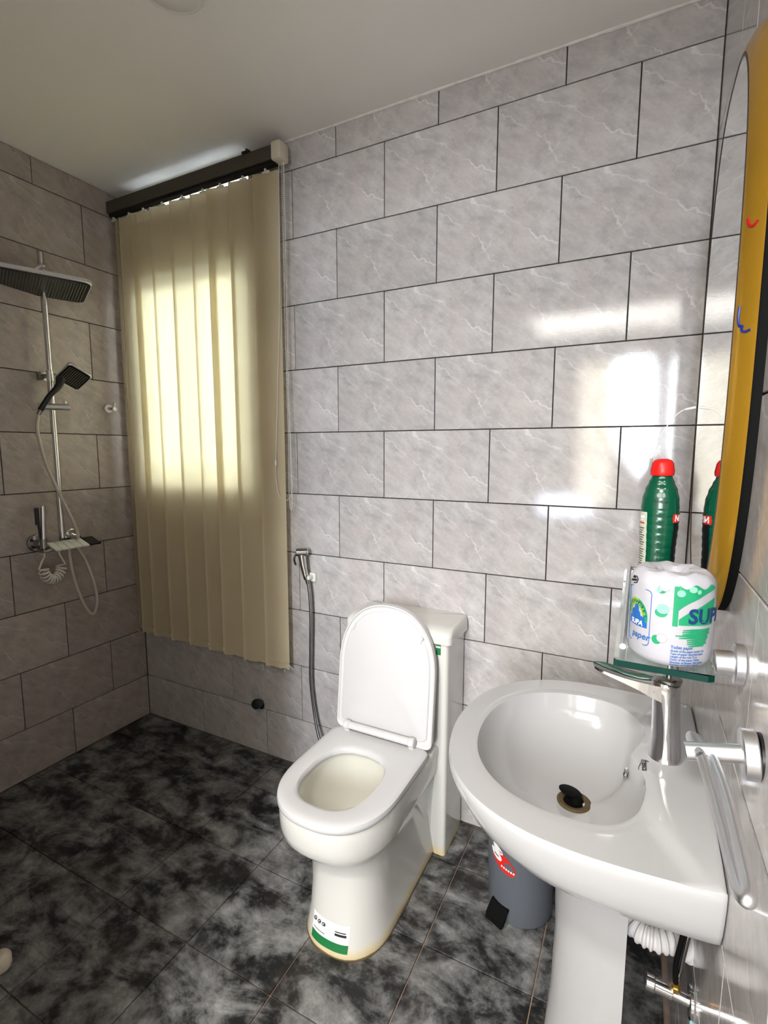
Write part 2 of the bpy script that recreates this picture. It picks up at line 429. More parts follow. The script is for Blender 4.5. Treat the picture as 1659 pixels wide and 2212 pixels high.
# ---------------------------------------------------------------- window behind the blind
fw = .035
wn = mesh('window_1', join(box(WX0, WX1, .10, .14, WZ0, WZ0+fw), box(WX0, WX1, .10, .14, WZ1-fw, WZ1),
          box(WX0, WX0+fw, .10, .14, WZ0+fw, WZ1-fw), box(WX1-fw, WX1, .10, .14, WZ0+fw, WZ1-fw),
          box((WX0+WX1)/2-.018, (WX0+WX1)/2+.018, .10, .14, WZ0+fw, WZ1-fw),
          box(WX0, WX1, .008, .03, 2.13, 2.470)), 'frame', smooth=False)  # solid panel added to dim the upper blind; slot above throws light on ceiling
tag(wn, 'sliding window glowing behind the cream blind', kind='structure')
ORG[wn.name] = Vector((0, 0, 0))
for a, b in ((WX0+fw, (WX0+WX1)/2-.018), ((WX0+WX1)/2+.018, WX1-fw)):
    mesh('pane', box(a, b, .118, .122, WZ0+fw, WZ1-fw), 'pane', wn, smooth=False)
mesh('sill', box(WX0, WX1, .006, .10, WZ0, WZ0+.008, .002), 'frame', wn, smooth=False)

# ---------------------------------------------------------------- vertical blind
bl = thing('vertical_blind', (.5, -.055, .47), 'cream fabric vertical blind with frayed lower ends covering the window', 'blind')
mesh('head_rail', box(.004, .975, -.078, -.034, 2.478, 2.528, .002), 'rail', bl, False, label='brown-grey metal rail')
mesh('rail_channel', box(.006, .972, -.068, -.044, 2.466, 2.480), 'black', bl, False)
mesh('end_cap', box(.966, 1.010, -.084, -.028, 2.472, 2.536, .007), 'cream', bl, label='cream plastic end cap')
mesh('mounting_clip', join(box(.825, .86, -.082, -.03, 2.527, 2.536, .001), rod((.842, -.07, 2.53), (.842, -.07, 2.545), .006)), 'black', bl)
edges = [(-.003, .052), (.068, .192), (.160, .290), (.281, .412), (.404, .533), (.525, .652), (.622, .748), (.740, .870), (.862, .976)]
bott = [.492, .486, .483, .480, .479, .476, .474, .471, .466]
def vane(i):
    a, b = edges[i]; zt = 2.452; zb = bott[i]; rr = random.Random(i*3+1)
    SS = [0, .02, .05, .09, .2, .4, .6, .8, .92, 1]; nz, nx = 26, 9; th = .0006; V = []; Fc = []
    yc = -.056; ang = [.55, .10, .17, .16, .17, .14, .20, .16, .12][i]
    if i == 0: a, b = .004, .042
    fray = [rr.uniform(-.004, .003) for _ in range(nx+1)]
    for side in (0, 1):
        for kz in range(nz+1):
            t = kz/nz; z = zt-(zt-zb)*t
            for kx in range(nx+1):
                s = SS[kx]; x = a+(b-a)*s
                x += .0012*math.sin(3*t+i)*(t)          # slight sway
                y = yc+(s-.5)*(b-a)*ang + .0015*math.cos((s-.5)*PI)+(.0008*math.sin(5*t+i*2)*t) + side*th - .0035*max(0, 1-s/.06)
                if i == 0: y = yc+.012-(s-.5)*.012+side*th
                zz = z+(fray[kx]*t if kz == nz else 0)
                V.append((x, y, zz))
    m = (nx+1)*(nz+1)
    for kz in range(nz):
        for kx in range(nx):
            q = kz*(nx+1)+kx
            Fc.append([q, q+1, q+nx+2, q+nx+1]); Fc.append([m+q, m+q+nx+1, m+q+nx+2, m+q+1])
    for kx in range(nx):
        Fc.append([kx, kx+1, m+kx+1, m+kx]); q = nz*(nx+1)+kx; Fc.append([q, q+1, m+q+1, m+q])
    for kz in range(nz):
        q = kz*(nx+1); Fc.append([q, q+nx+1, m+q+nx+1, m+q]); q += nx; Fc.append([q, q+nx+1, m+q+nx+1, m+q])
    v = mesh('vane', (V, Fc), 'vane', bl)
    # stitched pocket seam and hanger
    xm = (a+b)/2
    mesh('hem', box(a+.004, b-.004, yc-.0035-(b-a)*ang*.5*0, yc-.0015, zb+.032, zb+.0335), 'cream', v, False)
    mesh('hanger', join(box(xm-.017, xm+.017, yc-.0028, yc+.0042, zt-.004, zt+.004, .001), rod((xm, yc, zt), (xm, yc, 2.472), .0026, n=8),
         box(xm-.004, xm+.004, yc-.005, yc+.004, zt+.004, zt+.012, .001)), 'clearp', v)
    if i: mesh('link', join(rod((a+.002, yc-(b-a)*ang*.5-.006, zb+.026), (a+.002, yc-(b-a)*ang*.5-.006, zb+.034), .0022, n=8, bev=.0006), tube(spline([(a+.002, yc-(b-a)*ang*.5-.006, zb+.028), (a+.007, yc-(b-a)*ang*.5-.007, zb+.018), (a+.018, yc-(b-a)*ang*.5-.004, zb+.010)], 4), .0007, 5)), 'string', v)
    # loose threads at the lower end
    for k in range(3):
        x = a+(b-a)*rr.random(); l = rr.uniform(.006, .02)
        mesh('thread', tube(spline([(x, yc-.002, zb+.002), (x+rr.uniform(-.004, .004), yc-.003, zb-l*.5), (x+rr.uniform(-.008, .008), yc-.003, zb-l)], 3), .0005, 5), 'string', v)
    return v
for i in range(9): vane(i)
th_ = mesh('bottom_cord', tube(spline([(.004, -.05, .50), (.02, -.062, .497), (.045, -.066, .484), (.075, -.064, .480)], 5), .0009, 6), 'string', bl)
mesh('bottom_cord', tube(spline([(.972, -.062, .487), (.982, -.064, .492), (.995, -.064, .486), (1.004, -.062, .474)], 5), .0011, 6), 'string', bl)
mesh('bottom_cord', tube(spline([(.84, -.062, .470), (.843, -.063, .455), (.840, -.063, .438)], 5), .0007, 6), 'string', bl)
# beaded control chain and thin cord
def beads(pts, r):
    pts = spline(pts, 12); out = []; acc = 0; step = .0075
    base = bmesh.new(); bmesh.ops.create_icosphere(base, subdivisions=1, radius=r); base.verts.index_update()
    bv = [v.co.copy() for v in base.verts]; bf = [[v.index for v in f.verts] for f in base.faces]; base.free()
    parts = []
    for i in range(len(pts)-1):
        a, b = pts[i], pts[i+1]; l = (b-a).length; d = acc
        while d < l:
            c = a+(b-a)*(d/l); parts.append(([v+c for v in bv], bf)); d += step
        acc = d-l
    return join(*parts)
chp = [(.992, -.052, 2.475), (.990, -.05, 2.06), (.993, -.048, 1.71), (1.004, -.046, 1.40), (1.009, -.045, 1.28), (1.000, -.047, 1.215), (.982, -.050, 1.192)]
mesh('bead_chain', beads(chp, .0022), 'clearp', bl, label='white beaded chain')
mesh('cord', tube(spline([(.982, -.055, 2.475), (.975, -.060, 2.0), (.962, -.064, 1.70), (.943, -.068, 1.345), (.944, -.069, 1.27), (.955, -.066, 1.212), (.982, -.055, 1.192)], 8), .0010, 6), 'string', bl)
mesh('cord', tube(spline([(.998, -.050, 2.475), (.988, -.045, 1.9), (.990, -.043, 1.45), (.988, -.043, 1.22), (.995, -.043, 1.155), (1.003, -.043, 1.20), (.998, -.043, 1.45), (.994, -.043, 1.9), (1.001, -.048, 2.475)], 8), .0009, 6), 'string', bl)
mesh('cord_joiner', rod((.943, -.068, 1.335), (.943, -.068, 1.355), .004, n=10, bev=.001), 'white', bl)

# ---------------------------------------------------------------- shower on the left wall
sh = thing('shower_column', (.035, -.425, 1.0), 'chrome shower column with rectangular rain head on the dark left wall', 'shower')
RX, RY = .065, -.420
mesh('riser_pipe', rod((RX, RY, 1.02), (RX, RY, 2.185), .0105, n=16, bev=.002), 'chrome', sh)
mesh('wall_bracket', join(rod((.0, RY, 1.70), (RX, RY, 1.70), .010, n=14), box(.0, .016, RY-.018, RY+.018, 1.683, 1.717, .002)), 'dchrome', sh)
mesh('riser_collar', rod((RX, RY, 1.675), (RX, RY, 1.72), .0135, n=16, bev=.001), 'satin', sh)
# overhead arm and plate head
hc = Vector((.20, -.53, 2.06)); hd = Vector((.39, .92, 0)).normalized(); hd = Vector((.39, .92, 0)).normalized(); hn0 = math.radians(9); hp = Vector((-.92*math.cos(hn0), .39*math.cos(hn0), -math.sin(hn0))).normalized(); hN = hd.cross(hp); hN = hN if hN.z > 0 else -hN
def rrect(hx, hy, r, n=5):
    pts = []
    for cx, cy, a0 in ((hx-r, hy-r, 0), (-hx+r, hy-r, PI/2), (-hx+r, -hy+r, PI), (hx-r, -hy+r, 1.5*PI)):
        for k in range(n+1):
            a = a0+k*PI/2/n; pts.append((cx+r*math.cos(a), cy+r*math.sin(a)))
    return pts
# plate: long side along hd; its far right end sits at (.18,-.29)
far = Vector((.250, -.330, 2.062)); HL, HW = .19, .105
hc = far - hd*HL + hp*HW*1.0
frm = (hc, hd, hp, (0, 0, 1))
head = mesh('rain_head', loft([[hc+hd*p[0]+hp*p[1]+hN*dz for p in rrect(HL-i, HW-i, .03)] for i, dz in ((.003, 0), (0, .003), (0, .015), (.003, .018))]), 'satin', sh, label='rectangular rain head, satin rim and black face')
mesh('face_plate', loft([[hc+hd*p[0]+hp*p[1]+hN*dz for p in rrect(HL-.005, HW-.005, .027)] for dz in (-.0022, 0)]), 'black', head)
nz = []
bm = bmesh.new(); bmesh.ops.create_cone(bm, segments=5, radius1=.0011, radius2=.0016, depth=.003, cap_ends=True); bm.verts.index_update()
nv = [v.co.copy() for v in bm.verts]; nf = [[v.index for v in f.verts] for f in bm.faces]; bm.free()
for i in range(34):
    for j in range(17):
        c = hc+hd*(-HL+.020+i*(2*HL-.04)/33)+hp*(-HW+.02+j*(2*HW-.04)/16)+hN*-.0035; nz.append(([v+c for v in nv], nf))
nzo = mesh('nozzle', join(*nz), 'nozzle', head, False); nzo['kind'] = 'stuff'
mesh('arm', join(tube(spline([(RX, RY, 2.10), (RX+.004, RY, 2.125), (.09, -.43, 2.125), tuple(hc+hN*.05), tuple(hc+hN*.017)], 6), .0095, 14)), 'chrome', sh)
# sliding holder
mesh('slider', join(rod((.062, -.476, 1.572), (.092, -.366, 1.574), .0135, n=20, bev=.002), rod((.075, -.372, 1.59), (.075, -.372, 1.60), .006)), 'satin', sh, label='satin horizontal slider')
# mixer with five piano keys
mesh('wall_flange', rod((0, -.495, 1.006), (.014, -.495, 1.006), .036, n=28, bev=.003), 'dchrome', sh)
mesh('wall_flange', rod((0, -.345, 1.010), (.014, -.345, 1.010), .036, n=28, bev=.003), 'chrome', sh)
mesh('inlet', rod((.01, -.495, 1.004), (.05, -.495, 1.000), .018, n=20), 'dchrome', sh)
mesh('inlet', rod((.01, -.345, 1.008), (.05, -.345, 1.000), .018, n=20), 'chrome', sh)
mx = mesh('mixer_body', box(.038, .088, -.515, -.282, .972, .986, .003), 'dchrome', sh)
for k in range(5):
    y0 = -.478+k*.0293
    mesh('key', loft([[(.048, y, 1.006), (.048, y, 1.000), (.112, y, .976), (.114, y, .982)] for y in (y0, y0+.0262)]), 'clearp', mx, label='pale piano-style key')
mesh('shelf_end', loft([[(.048, y, 1.006), (.048, y, 1.000), (.112, y, .976), (.114, y, .982)] for y in (-.330, -.281)]), 'black', mx)
# hand shower
hs = thing('hand_shower', (.10, -.48, 1.56), 'square black-faced hand shower hooked on the shower slider', 'hand shower')
ax = Vector((.155, -.378, 1.697)); hn = Vector((.60, -.42, -.72)).normalized()     # face normal, down towards the room
hu = Vector((-.10, .72, -.10)); hu = (hu-hn*hu.dot(hn)).normalized(); hv = hn.cross(hu)
frot = lambda p, d: ax+hu*p[0]+hv*p[1]+hn*d
hv = -hv if hv.z < 0 else hv
def sec(h, r, d): return [frot(p, d) for p in rrect(h, h, r)]
mesh('head', loft([sec(.040, .012, -.014), sec(.048, .013, -.008), sec(.050, .013, .004), sec(.047, .012, .007)]), 'satin', hs)
mesh('face', loft([sec(.0455, .012, .006), sec(.0455, .012, .0085)]), 'black', hs)
rows = []
for k in range(10):
    t = -.037+k*.0082
    mesh('nozzle_row', loft([[frot((t+dx, dy*.038), .0105 if q else .0085) for dx, dy in ((-.0013, -1), (.0013, -1), (.0013, 1), (-.0013, 1))] for q in (0, 1)]), 'nozzle', hs, False)
hb = ax-hu*.030-hv*.036
mesh('handle', tube(spline([tuple(hb+hn*-.002), (.128, -.425, 1.655), (.108, -.455, 1.61), (.088, -.482, 1.555)], 6), .012, 14, radii=[.019-.0085*min(1, i/10) for i in range(19)]), 'black', hs)
mesh('handle_end', rod((.090, -.480, 1.558), (.082, -.487, 1.538), .0095, .008, n=16), 'dchrome', hs)
ho = mesh('shower_hose', tube(spline([(.083, -.486, 1.540), (.085, -.497, 1.473), (.09, -.478, 1.342), (.095, -.441, 1.226), (.094, -.400, 1.123), (.080, -.362, 1.030),
      (.034, -.345, .975), (.060, -.325, .905), (.078, -.305, .80), (.082, -.298, .715), (.082, -.315, .660), (.083, -.338, .668), (.083, -.368, .735), (.082, -.395, .84), (.078, -.402, .92), (.075, -.402, .975)], 8), .0062, 10), 'hose', org=(.085, -.4, .66))
tag(ho, 'pale flexible shower hose looping below the mixer', 'hose')
# small jet sprayer resting left of the mixer, with coiled hose
js = thing('jet_sprayer', (.07, -.5, 1.02), 'slim dark chrome spray wand standing left of the shower mixer', 'sprayer')
mesh('holder', join(rod((.03, -.495, 1.004), (.075, -.503, 1.004), .013), rod((.073, -.503, .992), (.073, -.503, 1.03), .014, n=20)), 'dchrome', js)
mesh('wand', rod((.073, -.503, 1.01), (.071, -.493, 1.168), .0105, n=20, bev=.002), 'chrome', js)
mesh('trigger', join(box(.070, .078, -.528, -.512, 1.09, 1.160, .002), rod((.074, -.512, 1.03), (.074, -.519, 1.12), .005, n=10)), 'black', js)
cp = [(.073, -.503, .995), (.072, -.503, .955), (.072, -.515, .935)]
N_ = 11
for i in range(N_*14+1):
    t = i/(N_*14); a = PI+PI*t; cy = -.475+.036*math.cos(a); cz = .905+.052*math.sin(a)
    if t < .12: pass
    rad = Vector((0, math.cos(a), math.sin(a))); ph = 2*PI*N_*t
    p = Vector((.072, cy, cz))+rad*(.018*math.cos(ph))+Vector((.018*math.sin(ph), 0, 0)); cp.append(tuple(p))
cp += [(.072, -.436, .940), (.072, -.443, .958), (.072, -.443, .985)]
ch = mesh('coiled_hose', tube(cp, .0038, 8), 'coil', org=(.072, -.475, .85))
tag(ch, 'white coiled hose hanging under the shower mixer', 'hose')
# robe hook
hk = thing('robe_hook', (0, -.128, 1.59), 'round satin robe hook on the left wall near the corner', 'hook')
mesh('plate', rod((0, -.128, 1.590), (.008, -.128, 1.590), .021, n=28, bev=.002), 'satin', hk)
mesh('post', rod((.006, -.128, 1.590), (.042, -.128, 1.588), .007, n=16), 'dchrome', hk)
mesh('peg', join( rod((.045, -.128, 1.580), (.050, -.128, 1.618), .0055, .0045, n=14, bev=.001), rod((.041, -.128, 1.587), (.052, -.128, 1.587), .011, n=18, bev=.002)), 'satin', hk)

# ---------------------------------------------------------------- capped outlet low on the back wall
st = thing('capped_outlet', (.775, 0, .248), 'black capped pipe outlet low on the back wall below the blind', 'pipe')
mesh('wall_plate', rod((.765, 0, .238), (.765, -.006, .238), .024, n=24, bev=.001), 'black', st)
mesh('stub', rod((.768, 0, .243), (.785, -.045, .262), .017, n=20), 'black', st)
mesh('cap', rod((.783, -.038, .260), (.789, -.058, .268), .022, n=22, bev=.003), 'dlabel', st)

# ---------------------------------------------------------------- bidet sprayer beside the toilet
bs = thing('bidet_sprayer', (1.052, 0, .93), 'chrome hand bidet sprayer hanging on the wall left of the toilet', 'sprayer')
mesh('wall_holder', join(box(1.062, 1.090, -.016, 0, .855, .892, .003), box(1.052, 1.082, -.046, -.012, .868, .884, .004)), 'clearp', bs, label='pale plastic clip')
mesh('spray_head', rod((1.030, -.060, .982), (1.068, -.036, .982), .0165, n=26, bev=.002), 'dchrome', bs)
mesh('head_button', rod((1.068, -.036, .982), (1.071, -.034, .982), .012, n=20, bev=.001), 'satin', bs)
mesh('handle', tube([(1.048, -.048, .974), (1.052, -.044, .93), (1.062, -.040, .878)], .012, 18, radii=[.016, .0145, .0105]), 'chrome', bs)
mesh('lever', tube(spline([(1.030, -.060, .976), (1.024, -.066, .955), (1.030, -.064, .93)], 4), .004, 8), 'black', bs)
mesh('collar', join(rod((1.061, -.040, .883), (1.066, -.038, .868), .0115, n=16, bev=.001), rod((1.066, -.038, .868), (1.071, -.037, .850), .0085, n=14, bev=.001)), 'dchrome', bs)
bh = mesh('bidet_hose', tube(spline([(1.070, -.037, .855), (1.077, -.036, .80), (1.079, -.034, .70), (1.074, -.032, .56), (1.072, -.032, .43), (1.088, -.034, .30), (1.125, -.05, .19), (1.18, -.06, .12), (1.28, -.04, .10), (1.33, -.006, .12)], 10), .0066, 12), 'steel', org=(1.07, -.03, .5))
tag(bh, 'grey metal hose hanging from the bidet sprayer', 'hose')

# ---------------------------------------------------------------- toilet
TX = 1.540
tl = thing('toilet', (TX, -.35, 0), 'white one-piece toilet with its lid raised', 'toilet')
def dsec(cx, hw, yf, yb, z, n=56, pw=2.4, rb=.03):
    """closed D outline: front rounded towards -y, back nearly square with corner radius rb"""
    pts = []; yj = yf+min(hw*1.22, (yb-yf)*.62)    # junction of curve and straight side
    nf = n//2
    for k in range(nf+1):
        a = PI*k/nf; c, s = math.cos(a), math.sin(a)
        pts.append((cx+hw*(abs(c)**(2/pw))*(1 if c > 0 else -1), yj-(yj-yf)*(abs(s)**(2/pw)), z))
    m = n-nf-1; ys_ = []
    per = [(cx-hw, yb-rb)] + [(cx-hw+rb-rb*math.cos(t), yb-rb+rb*math.sin(t)) for t in [PI/2*k/4 for k in range(1, 5)]]
    per2 = [(2*cx-p[0], p[1]) for p in reversed(per)]
    line = [(cx-hw, yj+(yb-rb-yj)*k/8) for k in range(1, 8)]
    line2 = [(cx+hw, p[1]) for p in reversed(line)]
    allp = line+per+[(cx-hw+rb+(2*hw-2*rb)*k/4, yb) for k in range(1, 4)]+per2+line2
    return pts+[(p[0], p[1], z) for p in allp]
SX = 1.525
spec = [(0, .128, -.655, 1.562), (.012, .130, -.658, 1.562), (.03, .126, -.652, 1.562), (.08, .119, -.640, 1.560), (.16, .115, -.628, 1.556), (.22, .117, -.625, 1.552), (.255, .124, -.632, 1.546),
        (.278, .138, -.648, 1.54), (.292, .155, -.668, 1.534), (.302, .167, -.683, 1.53), (.315, .174, -.692, 1.527), (.34, .177, -.697, SX), (.385, .178, -.698, SX), (.398, .175, -.695, SX)]
outer = [dsec(cx, hw, yf, -.10, z) for z, hw, yf, cx in spec]
# open bowl: rim ring, then inner surface
def oval(cx, cy, hx, hy, z, n, pw=2.3, like=None):
    pts = []
    for p in like:
        a = math.atan2((p[1]-cy)/hy, (p[0]-cx)/hx); c, s = math.cos(a), math.sin(a)
        pts.append((cx+hx*abs(c)**(2/pw)*(1 if c > 0 else -1), cy+hy*abs(s)**(2/pw)*(1 if s > 0 else -1), z))
    return pts
like = outer[-1]
OC = (SX-.008, -.490)
body = outer + [oval(*OC, .128, .158, .400, 0, like=like), oval(*OC, .122, .150, .392, 0, like=like)]
mesh('pedestal_body', loft(body, True, False), 'ceramic', tl)
inn = [oval(*OC, .122, .150, .392, 0, like=like), oval(*OC, .124, .152, .375, 0, like=like), oval(OC[0], OC[1]+.003, .120, .148, .340, 0, like=like), oval(OC[0], OC[1]+.012, .108, .135, .29, 0, like=like),
       oval(OC[0], OC[1]+.03, .085, .11, .235, 0, like=like), oval(OC[0], OC[1]+.05, .055, .075, .195, 0, like=like), oval(OC[0], OC[1]+.06, .03, .045, .185, 0, like=like)]
mesh('bowl_interior', loft(inn, False, True), 'bowl', tl)
# tank column reaching the floor, with a soft-edged lid
def rr3(x0, x1, y0, y1, z, r):
    return [( (x0+x1)/2+p[0], (y0+y1)/2+p[1], z) for p in rrect((x1-x0)/2, (y1-y0)/2, r)]
mesh('tank', loft([rr3(1.352, 1.732, -.188, -.004, 0, .012), rr3(1.352, 1.732, -.188, -.004, .03, .012), rr3(1.352, 1.732, -.186, -.004, .45, .014), rr3(1.352, 1.732, -.186, -.004, .762, .014)]), 'ceramic', tl)
tp = [rr3(1.352, 1.736, -.190, -.002, .760, .014), rr3(1.345, 1.744, -.196, -.002, .762, .016), rr3(1.345, 1.744, -.197, -.002, .785, .018)]
for a in (15, 30, 45, 60, 75, 90):
    a = math.radians(a); k = 1-math.cos(a)
    tp.append(rr3(1.345+.010*k, 1.744-.010*k, -.197+.050*k, -.002, .785+.026*math.sin(a), .018))
mesh('tank_lid', loft(tp), 'ceramic', tl)
mesh('flush_button', rod((1.545, -.09, .811), (1.545, -.09, .815), .022, n=28, bev=.001), 'chrome', tl)
# flared web between the bowl and the tank column
def web(s):
    secs = []
    for k in range(7):
        z = .09+.285*k/6; f = k/6
        xb = (1.558+s*.1165)*(1-f**1.6)+(SX+s*.1765)*f**1.6; yy = -.185-.23*f**1.5
        secs.append([(xb-s*.032, -.17, z), (xb+s*.012*(1-f), -.183, z), (xb-s*.004, -.195, z), (xb-s*.010+s*.008*f, (yy-.19)/2-.01, z), (xb-s*.004, yy-.02, z), (xb-s*.032, yy, z)])
    return loft(secs)
mesh('side_flare', web(1), 'ceramic', tl); mesh('side_flare', web(-1), 'ceramic', tl)
mesh('seat_deck', loft([dsec(SX, .172, -.46, -.10, .392, rb=.02), dsec(SX, .174, -.46, -.10, .402, rb=.02)]) if False else box(1.37, 1.705, -.30, -.12, .36, .402, .012), 'ceramic', tl)
# seat ring
so = dsec(SX, .180, -.704, -.262, 0, rb=.03)
def seat_sec(k, z, hole):
    if not hole:
        return [(SX+(p[0]-SX)*k, -.48+(p[1]+.48)*k, z) for p in so]
    return oval(SX-.010, -.497, .112*k, .139*k, z, 0, 2.5, like=so)
ringsec = [seat_sec(.985, .4035, 0), seat_sec(1.0, .408, 0), seat_sec(1.003, .416, 0), seat_sec(.995, .424, 0), seat_sec(.97, .4275, 0), seat_sec(.90, .4285, 0),
           seat_sec(1.12, .4275, 1), seat_sec(1.04, .425, 1), seat_sec(1.0, .418, 1), seat_sec(1.0, .408, 1), seat_sec(1.03, .4035, 1)]
V, Fc = loft(ringsec, False, False); n_ = len(so); b_ = (len(ringsec)-1)*n_
Fc += [[b_+j, b_+(j+1) % n_, (j+1) % n_, j] for j in range(n_)]
mesh('seat', (V, Fc), 'seat', tl)
# lid, raised and leaning slightly back
LZ, LH = .437, .452; lean = .105
lo_ = dsec(0, .180, -LH, 0, 0, rb=.022, pw=2.25)      # hinge side at y=0, tip at y=-LH
def lid_pt(x, l, d): # l along lid from hinge, d thickness towards the room
    return (SX+.003+x, -.262+l*math.sin(lean)-d*math.cos(lean), LZ-.012+l*math.cos(lean)-d*math.sin(lean))
def lsec(k, d): return [lid_pt(p[0]*k, LH/2+(-p[1]-LH/2)*k, d) for p in lo_]
lid = mesh('lid', loft([lsec(.97, -.020), lsec(.995, -.016), lsec(1.0, -.008), lsec(1.0, .003), lsec(.990, .0045), lsec(.975, .0035), lsec(.962, -.0015), lsec(.905, -.0015), lsec(.895, .003), lsec(.88, .0045)]), 'seat', tl)
for sx, ll in ((-.125, .36), (.128, .355)):
    c = Vector(lid_pt(sx, ll, .0045)); mesh('bumper', tube([c+Vector((-.004, 0, -.012)), c+Vector((.001, -.002, 0)), c+Vector((.004, 0, .010))], .003, 8), 'seat', lid)
HZ = .448; HY = -.280
mesh('hinge_bar', rod((1.408, HY, HZ), (1.640, HY, HZ), .0125, n=24, bev=.002), 'seat', tl)
for a, b in ((1.392, 1.412), (1.636, 1.656)):
    mesh('hinge_block', join(rod((a, HY, HZ), (b, HY, HZ), .0155, n=24, bev=.002), box(a+.001, b-.001, HY-.006, HY+.014, .424, HZ, .002)), 'seat', tl)
# stickers
def surf_body(px, z):      # front surface of the foot: y for a given x
    for a, b in zip(spec, spec[1:]):
        if z <= b[0]: break
    f = (z-a[0])/(b[0]-a[0]); hw, yf, cx = [a[i]+(b[i]-a[i])*f for i in (1, 2, 3)]
    t = min(.999, abs((px-cx)/hw)); yj = yf+hw*1.22
    return yj-(yj-yf)*(1-t**2.4)**(1/2.4)
def foot_patch(x0, x1, z0, z1, d, n=12, slope=0):
    V = []; Fc = []
    for i in range(n+1):
        x = x0+(x1-x0)*i/n
        for j in range(5): z = z0+(z1-z0)*j/4; V.append((x, surf_body(x, z)-d, z))
    for i in range(n):
        for j in range(4): q = i*5+j; Fc.append([q, q+5, q+6, q+1])
    return V, Fc
stk = mesh('sticker', foot_patch(1.497, 1.618, .024, .090, .0010), 'white', tl)
mesh('green_band', foot_patch(1.497, 1.618, .021, .042, .0016), 'sgreen', stk)
for q in ((1.577, 1.611, .060, .066), (1.577, 1.609, .069, .0715), (1.503, 1.545, .050, .0515)): mesh('print', foot_patch(*q, .0018), 'ink', stk)
ic = []
for k in range(3):
    xk = 1.508+.0155*k
    ic.append(tube([(xk+.0052*math.cos(t), surf_body(xk, .075)-.0020, .072+.0062*math.sin(t)) for t in [2*PI*q/14 for q in range(14)]], .0011, 5, closed=True))
    ic.append(foot_patch(xk-.001, xk+.004, .069, .0745, .0020, 2))
mesh('icon', join(*ic), 'ink', stk)
ts = mesh('tank_sticker', box(1.690, 1.707, -.1874, -.1862, .722, .757), 'sgreen', tl, False, label='small green energy-style sticker')
mesh('print', join(*[box(1.691+.004*k, 1.694+.004*k, -.1880, -.1874, .746, .752) for k in range(4)]), 'white', ts, False)
# residue line round the foot
rs = []
path = [Vector(p) for p in dsec(1.562, .1285, -.656, -.13, 0)]
rnd = random.Random(4); rad = [.002+.0035*rnd.random()**2 for _ in path]
rm = mesh('sealant_line', tube([(p.x, p.y, .0015) for p in path], .004, 6, closed=True, radii=rad), 'stain', tl)

# ---------------------------------------------------------------- wash basin and pedestal
BC = -.662; BZ = .805
prof = [(1.928, 0), (1.9305, .045), (1.937, .085), (1.948, .125), (1.968, .172), (1.998, .213), (2.035, .247), (2.08, .272), (2.135, .289), (2.20, .297), (2.27, .296), (2.335, .291), (2.388, .285), (2.393, .280)]
ol = spline([(x, BC-w, 0) for x, w in reversed(prof)] + [(x, BC+w, 0) for x, w in prof[1:]], 4)
nb = 12
back = [Vector((2.393, BC+.280-.56*k/nb, 0)) for k in range(1, nb)]
OUT = [(p.x, p.y) for p in ol] + [(p.x, p.y) for p in back]
DC = (2.176, -.664)
def bowl_in(a):     # inner basin outline as radius about the drain
    c, s = math.cos(a), math.sin(a)
    rx = .132 if c > 0 else .192; ry = .222
    pw = 2.2 if c < 0 else 2.8
    return 1/((abs(c)/rx)**pw+(abs(s)/ry)**pw)**(1/pw) - .036*math.exp(-(a/.48)**2)
def deckz(x, y):    # raised tap deck towards the wall
    t = (x-2.258-1.1*(y-BC)**2)/.035; t = max(0, min(1, t)); t = t*t*(3-2*t)
    return BZ+.012*t*max(0, 1-(abs(y-BC)/.29)**6)
secs = []
ks_in = [0.14, .3, .45, .6, .72, .82, .9, .96, 1.0, 1.03]
for k in ks_in:
    ring = []
    for x, y in OUT:
        a = math.atan2(y-DC[1], x-DC[0]); r = bowl_in(a)*k; px, py = DC[0]+r*math.cos(a), DC[1]+r*math.sin(a)
        q = min(1, k); zz = BZ-.002-.125*(1-q**2.8)**.66
        if k > 1: zz = BZ-.0004
        if k >= 1: zz = max(zz, deckz(px, py)-(.002 if k == 1 else 0))
        ring.append((px, py, zz))
    secs.append(ring)
for t in (.25, .5, .75, .9, .965):
    ring = []
    for i, (x, y) in enumerate(OUT):
        a = math.atan2(y-DC[1], x-DC[0]); r = bowl_in(a)*1.03; px, py = DC[0]+r*math.cos(a), DC[1]+r*math.sin(a)
        qx, qy = px+(x-px)*t, py+(y-py)*t; ring.append((qx, qy, deckz(qx, qy)))
    secs.append(ring)
AX = (2.393, BC)
def oring(sx, sy, z, dz=True):
    return [(AX[0]+(x-AX[0])*sx, BC+(y-BC)*sy, (deckz(x, y)+z-BZ) if dz else z) for x, y in OUT]
secs += [oring(.992, .992, BZ-.0015), oring(.999, .999, BZ-.006), oring(1.0, 1.0, BZ-.012), oring(.997, .998, BZ-.024), oring(.975, .985, .760, 0), oring(.93, .965, .735, 0), oring(.87, .93, .714, 0),
         oring(.80, .84, .690, 0), oring(.72, .70, .664, 0), oring(.63, .50, .638, 0), oring(.59, .37, .616, 0)]
wb_ = thing('wash_basin', (2.20, BC, .63), 'white ceramic wash basin fixed to the right wall', 'basin')
mesh('bowl', loft(secs, True, True), 'basin', wb_)
mesh('drain_ring', lathe([(.020, -.129), (.021, -.1245), (.030, -.1225), (.0335, -.1245), (.033, -.131)], (DC[0], DC[1], BZ), 36), 'brass' if False else 'stain', wb_, label='dull tan drain ring')
mesh('drain_hole', lathe([(.0205, -.1268), (.0205, -.1262)], (DC[0], DC[1], BZ), 28), 'blackr', wb_)
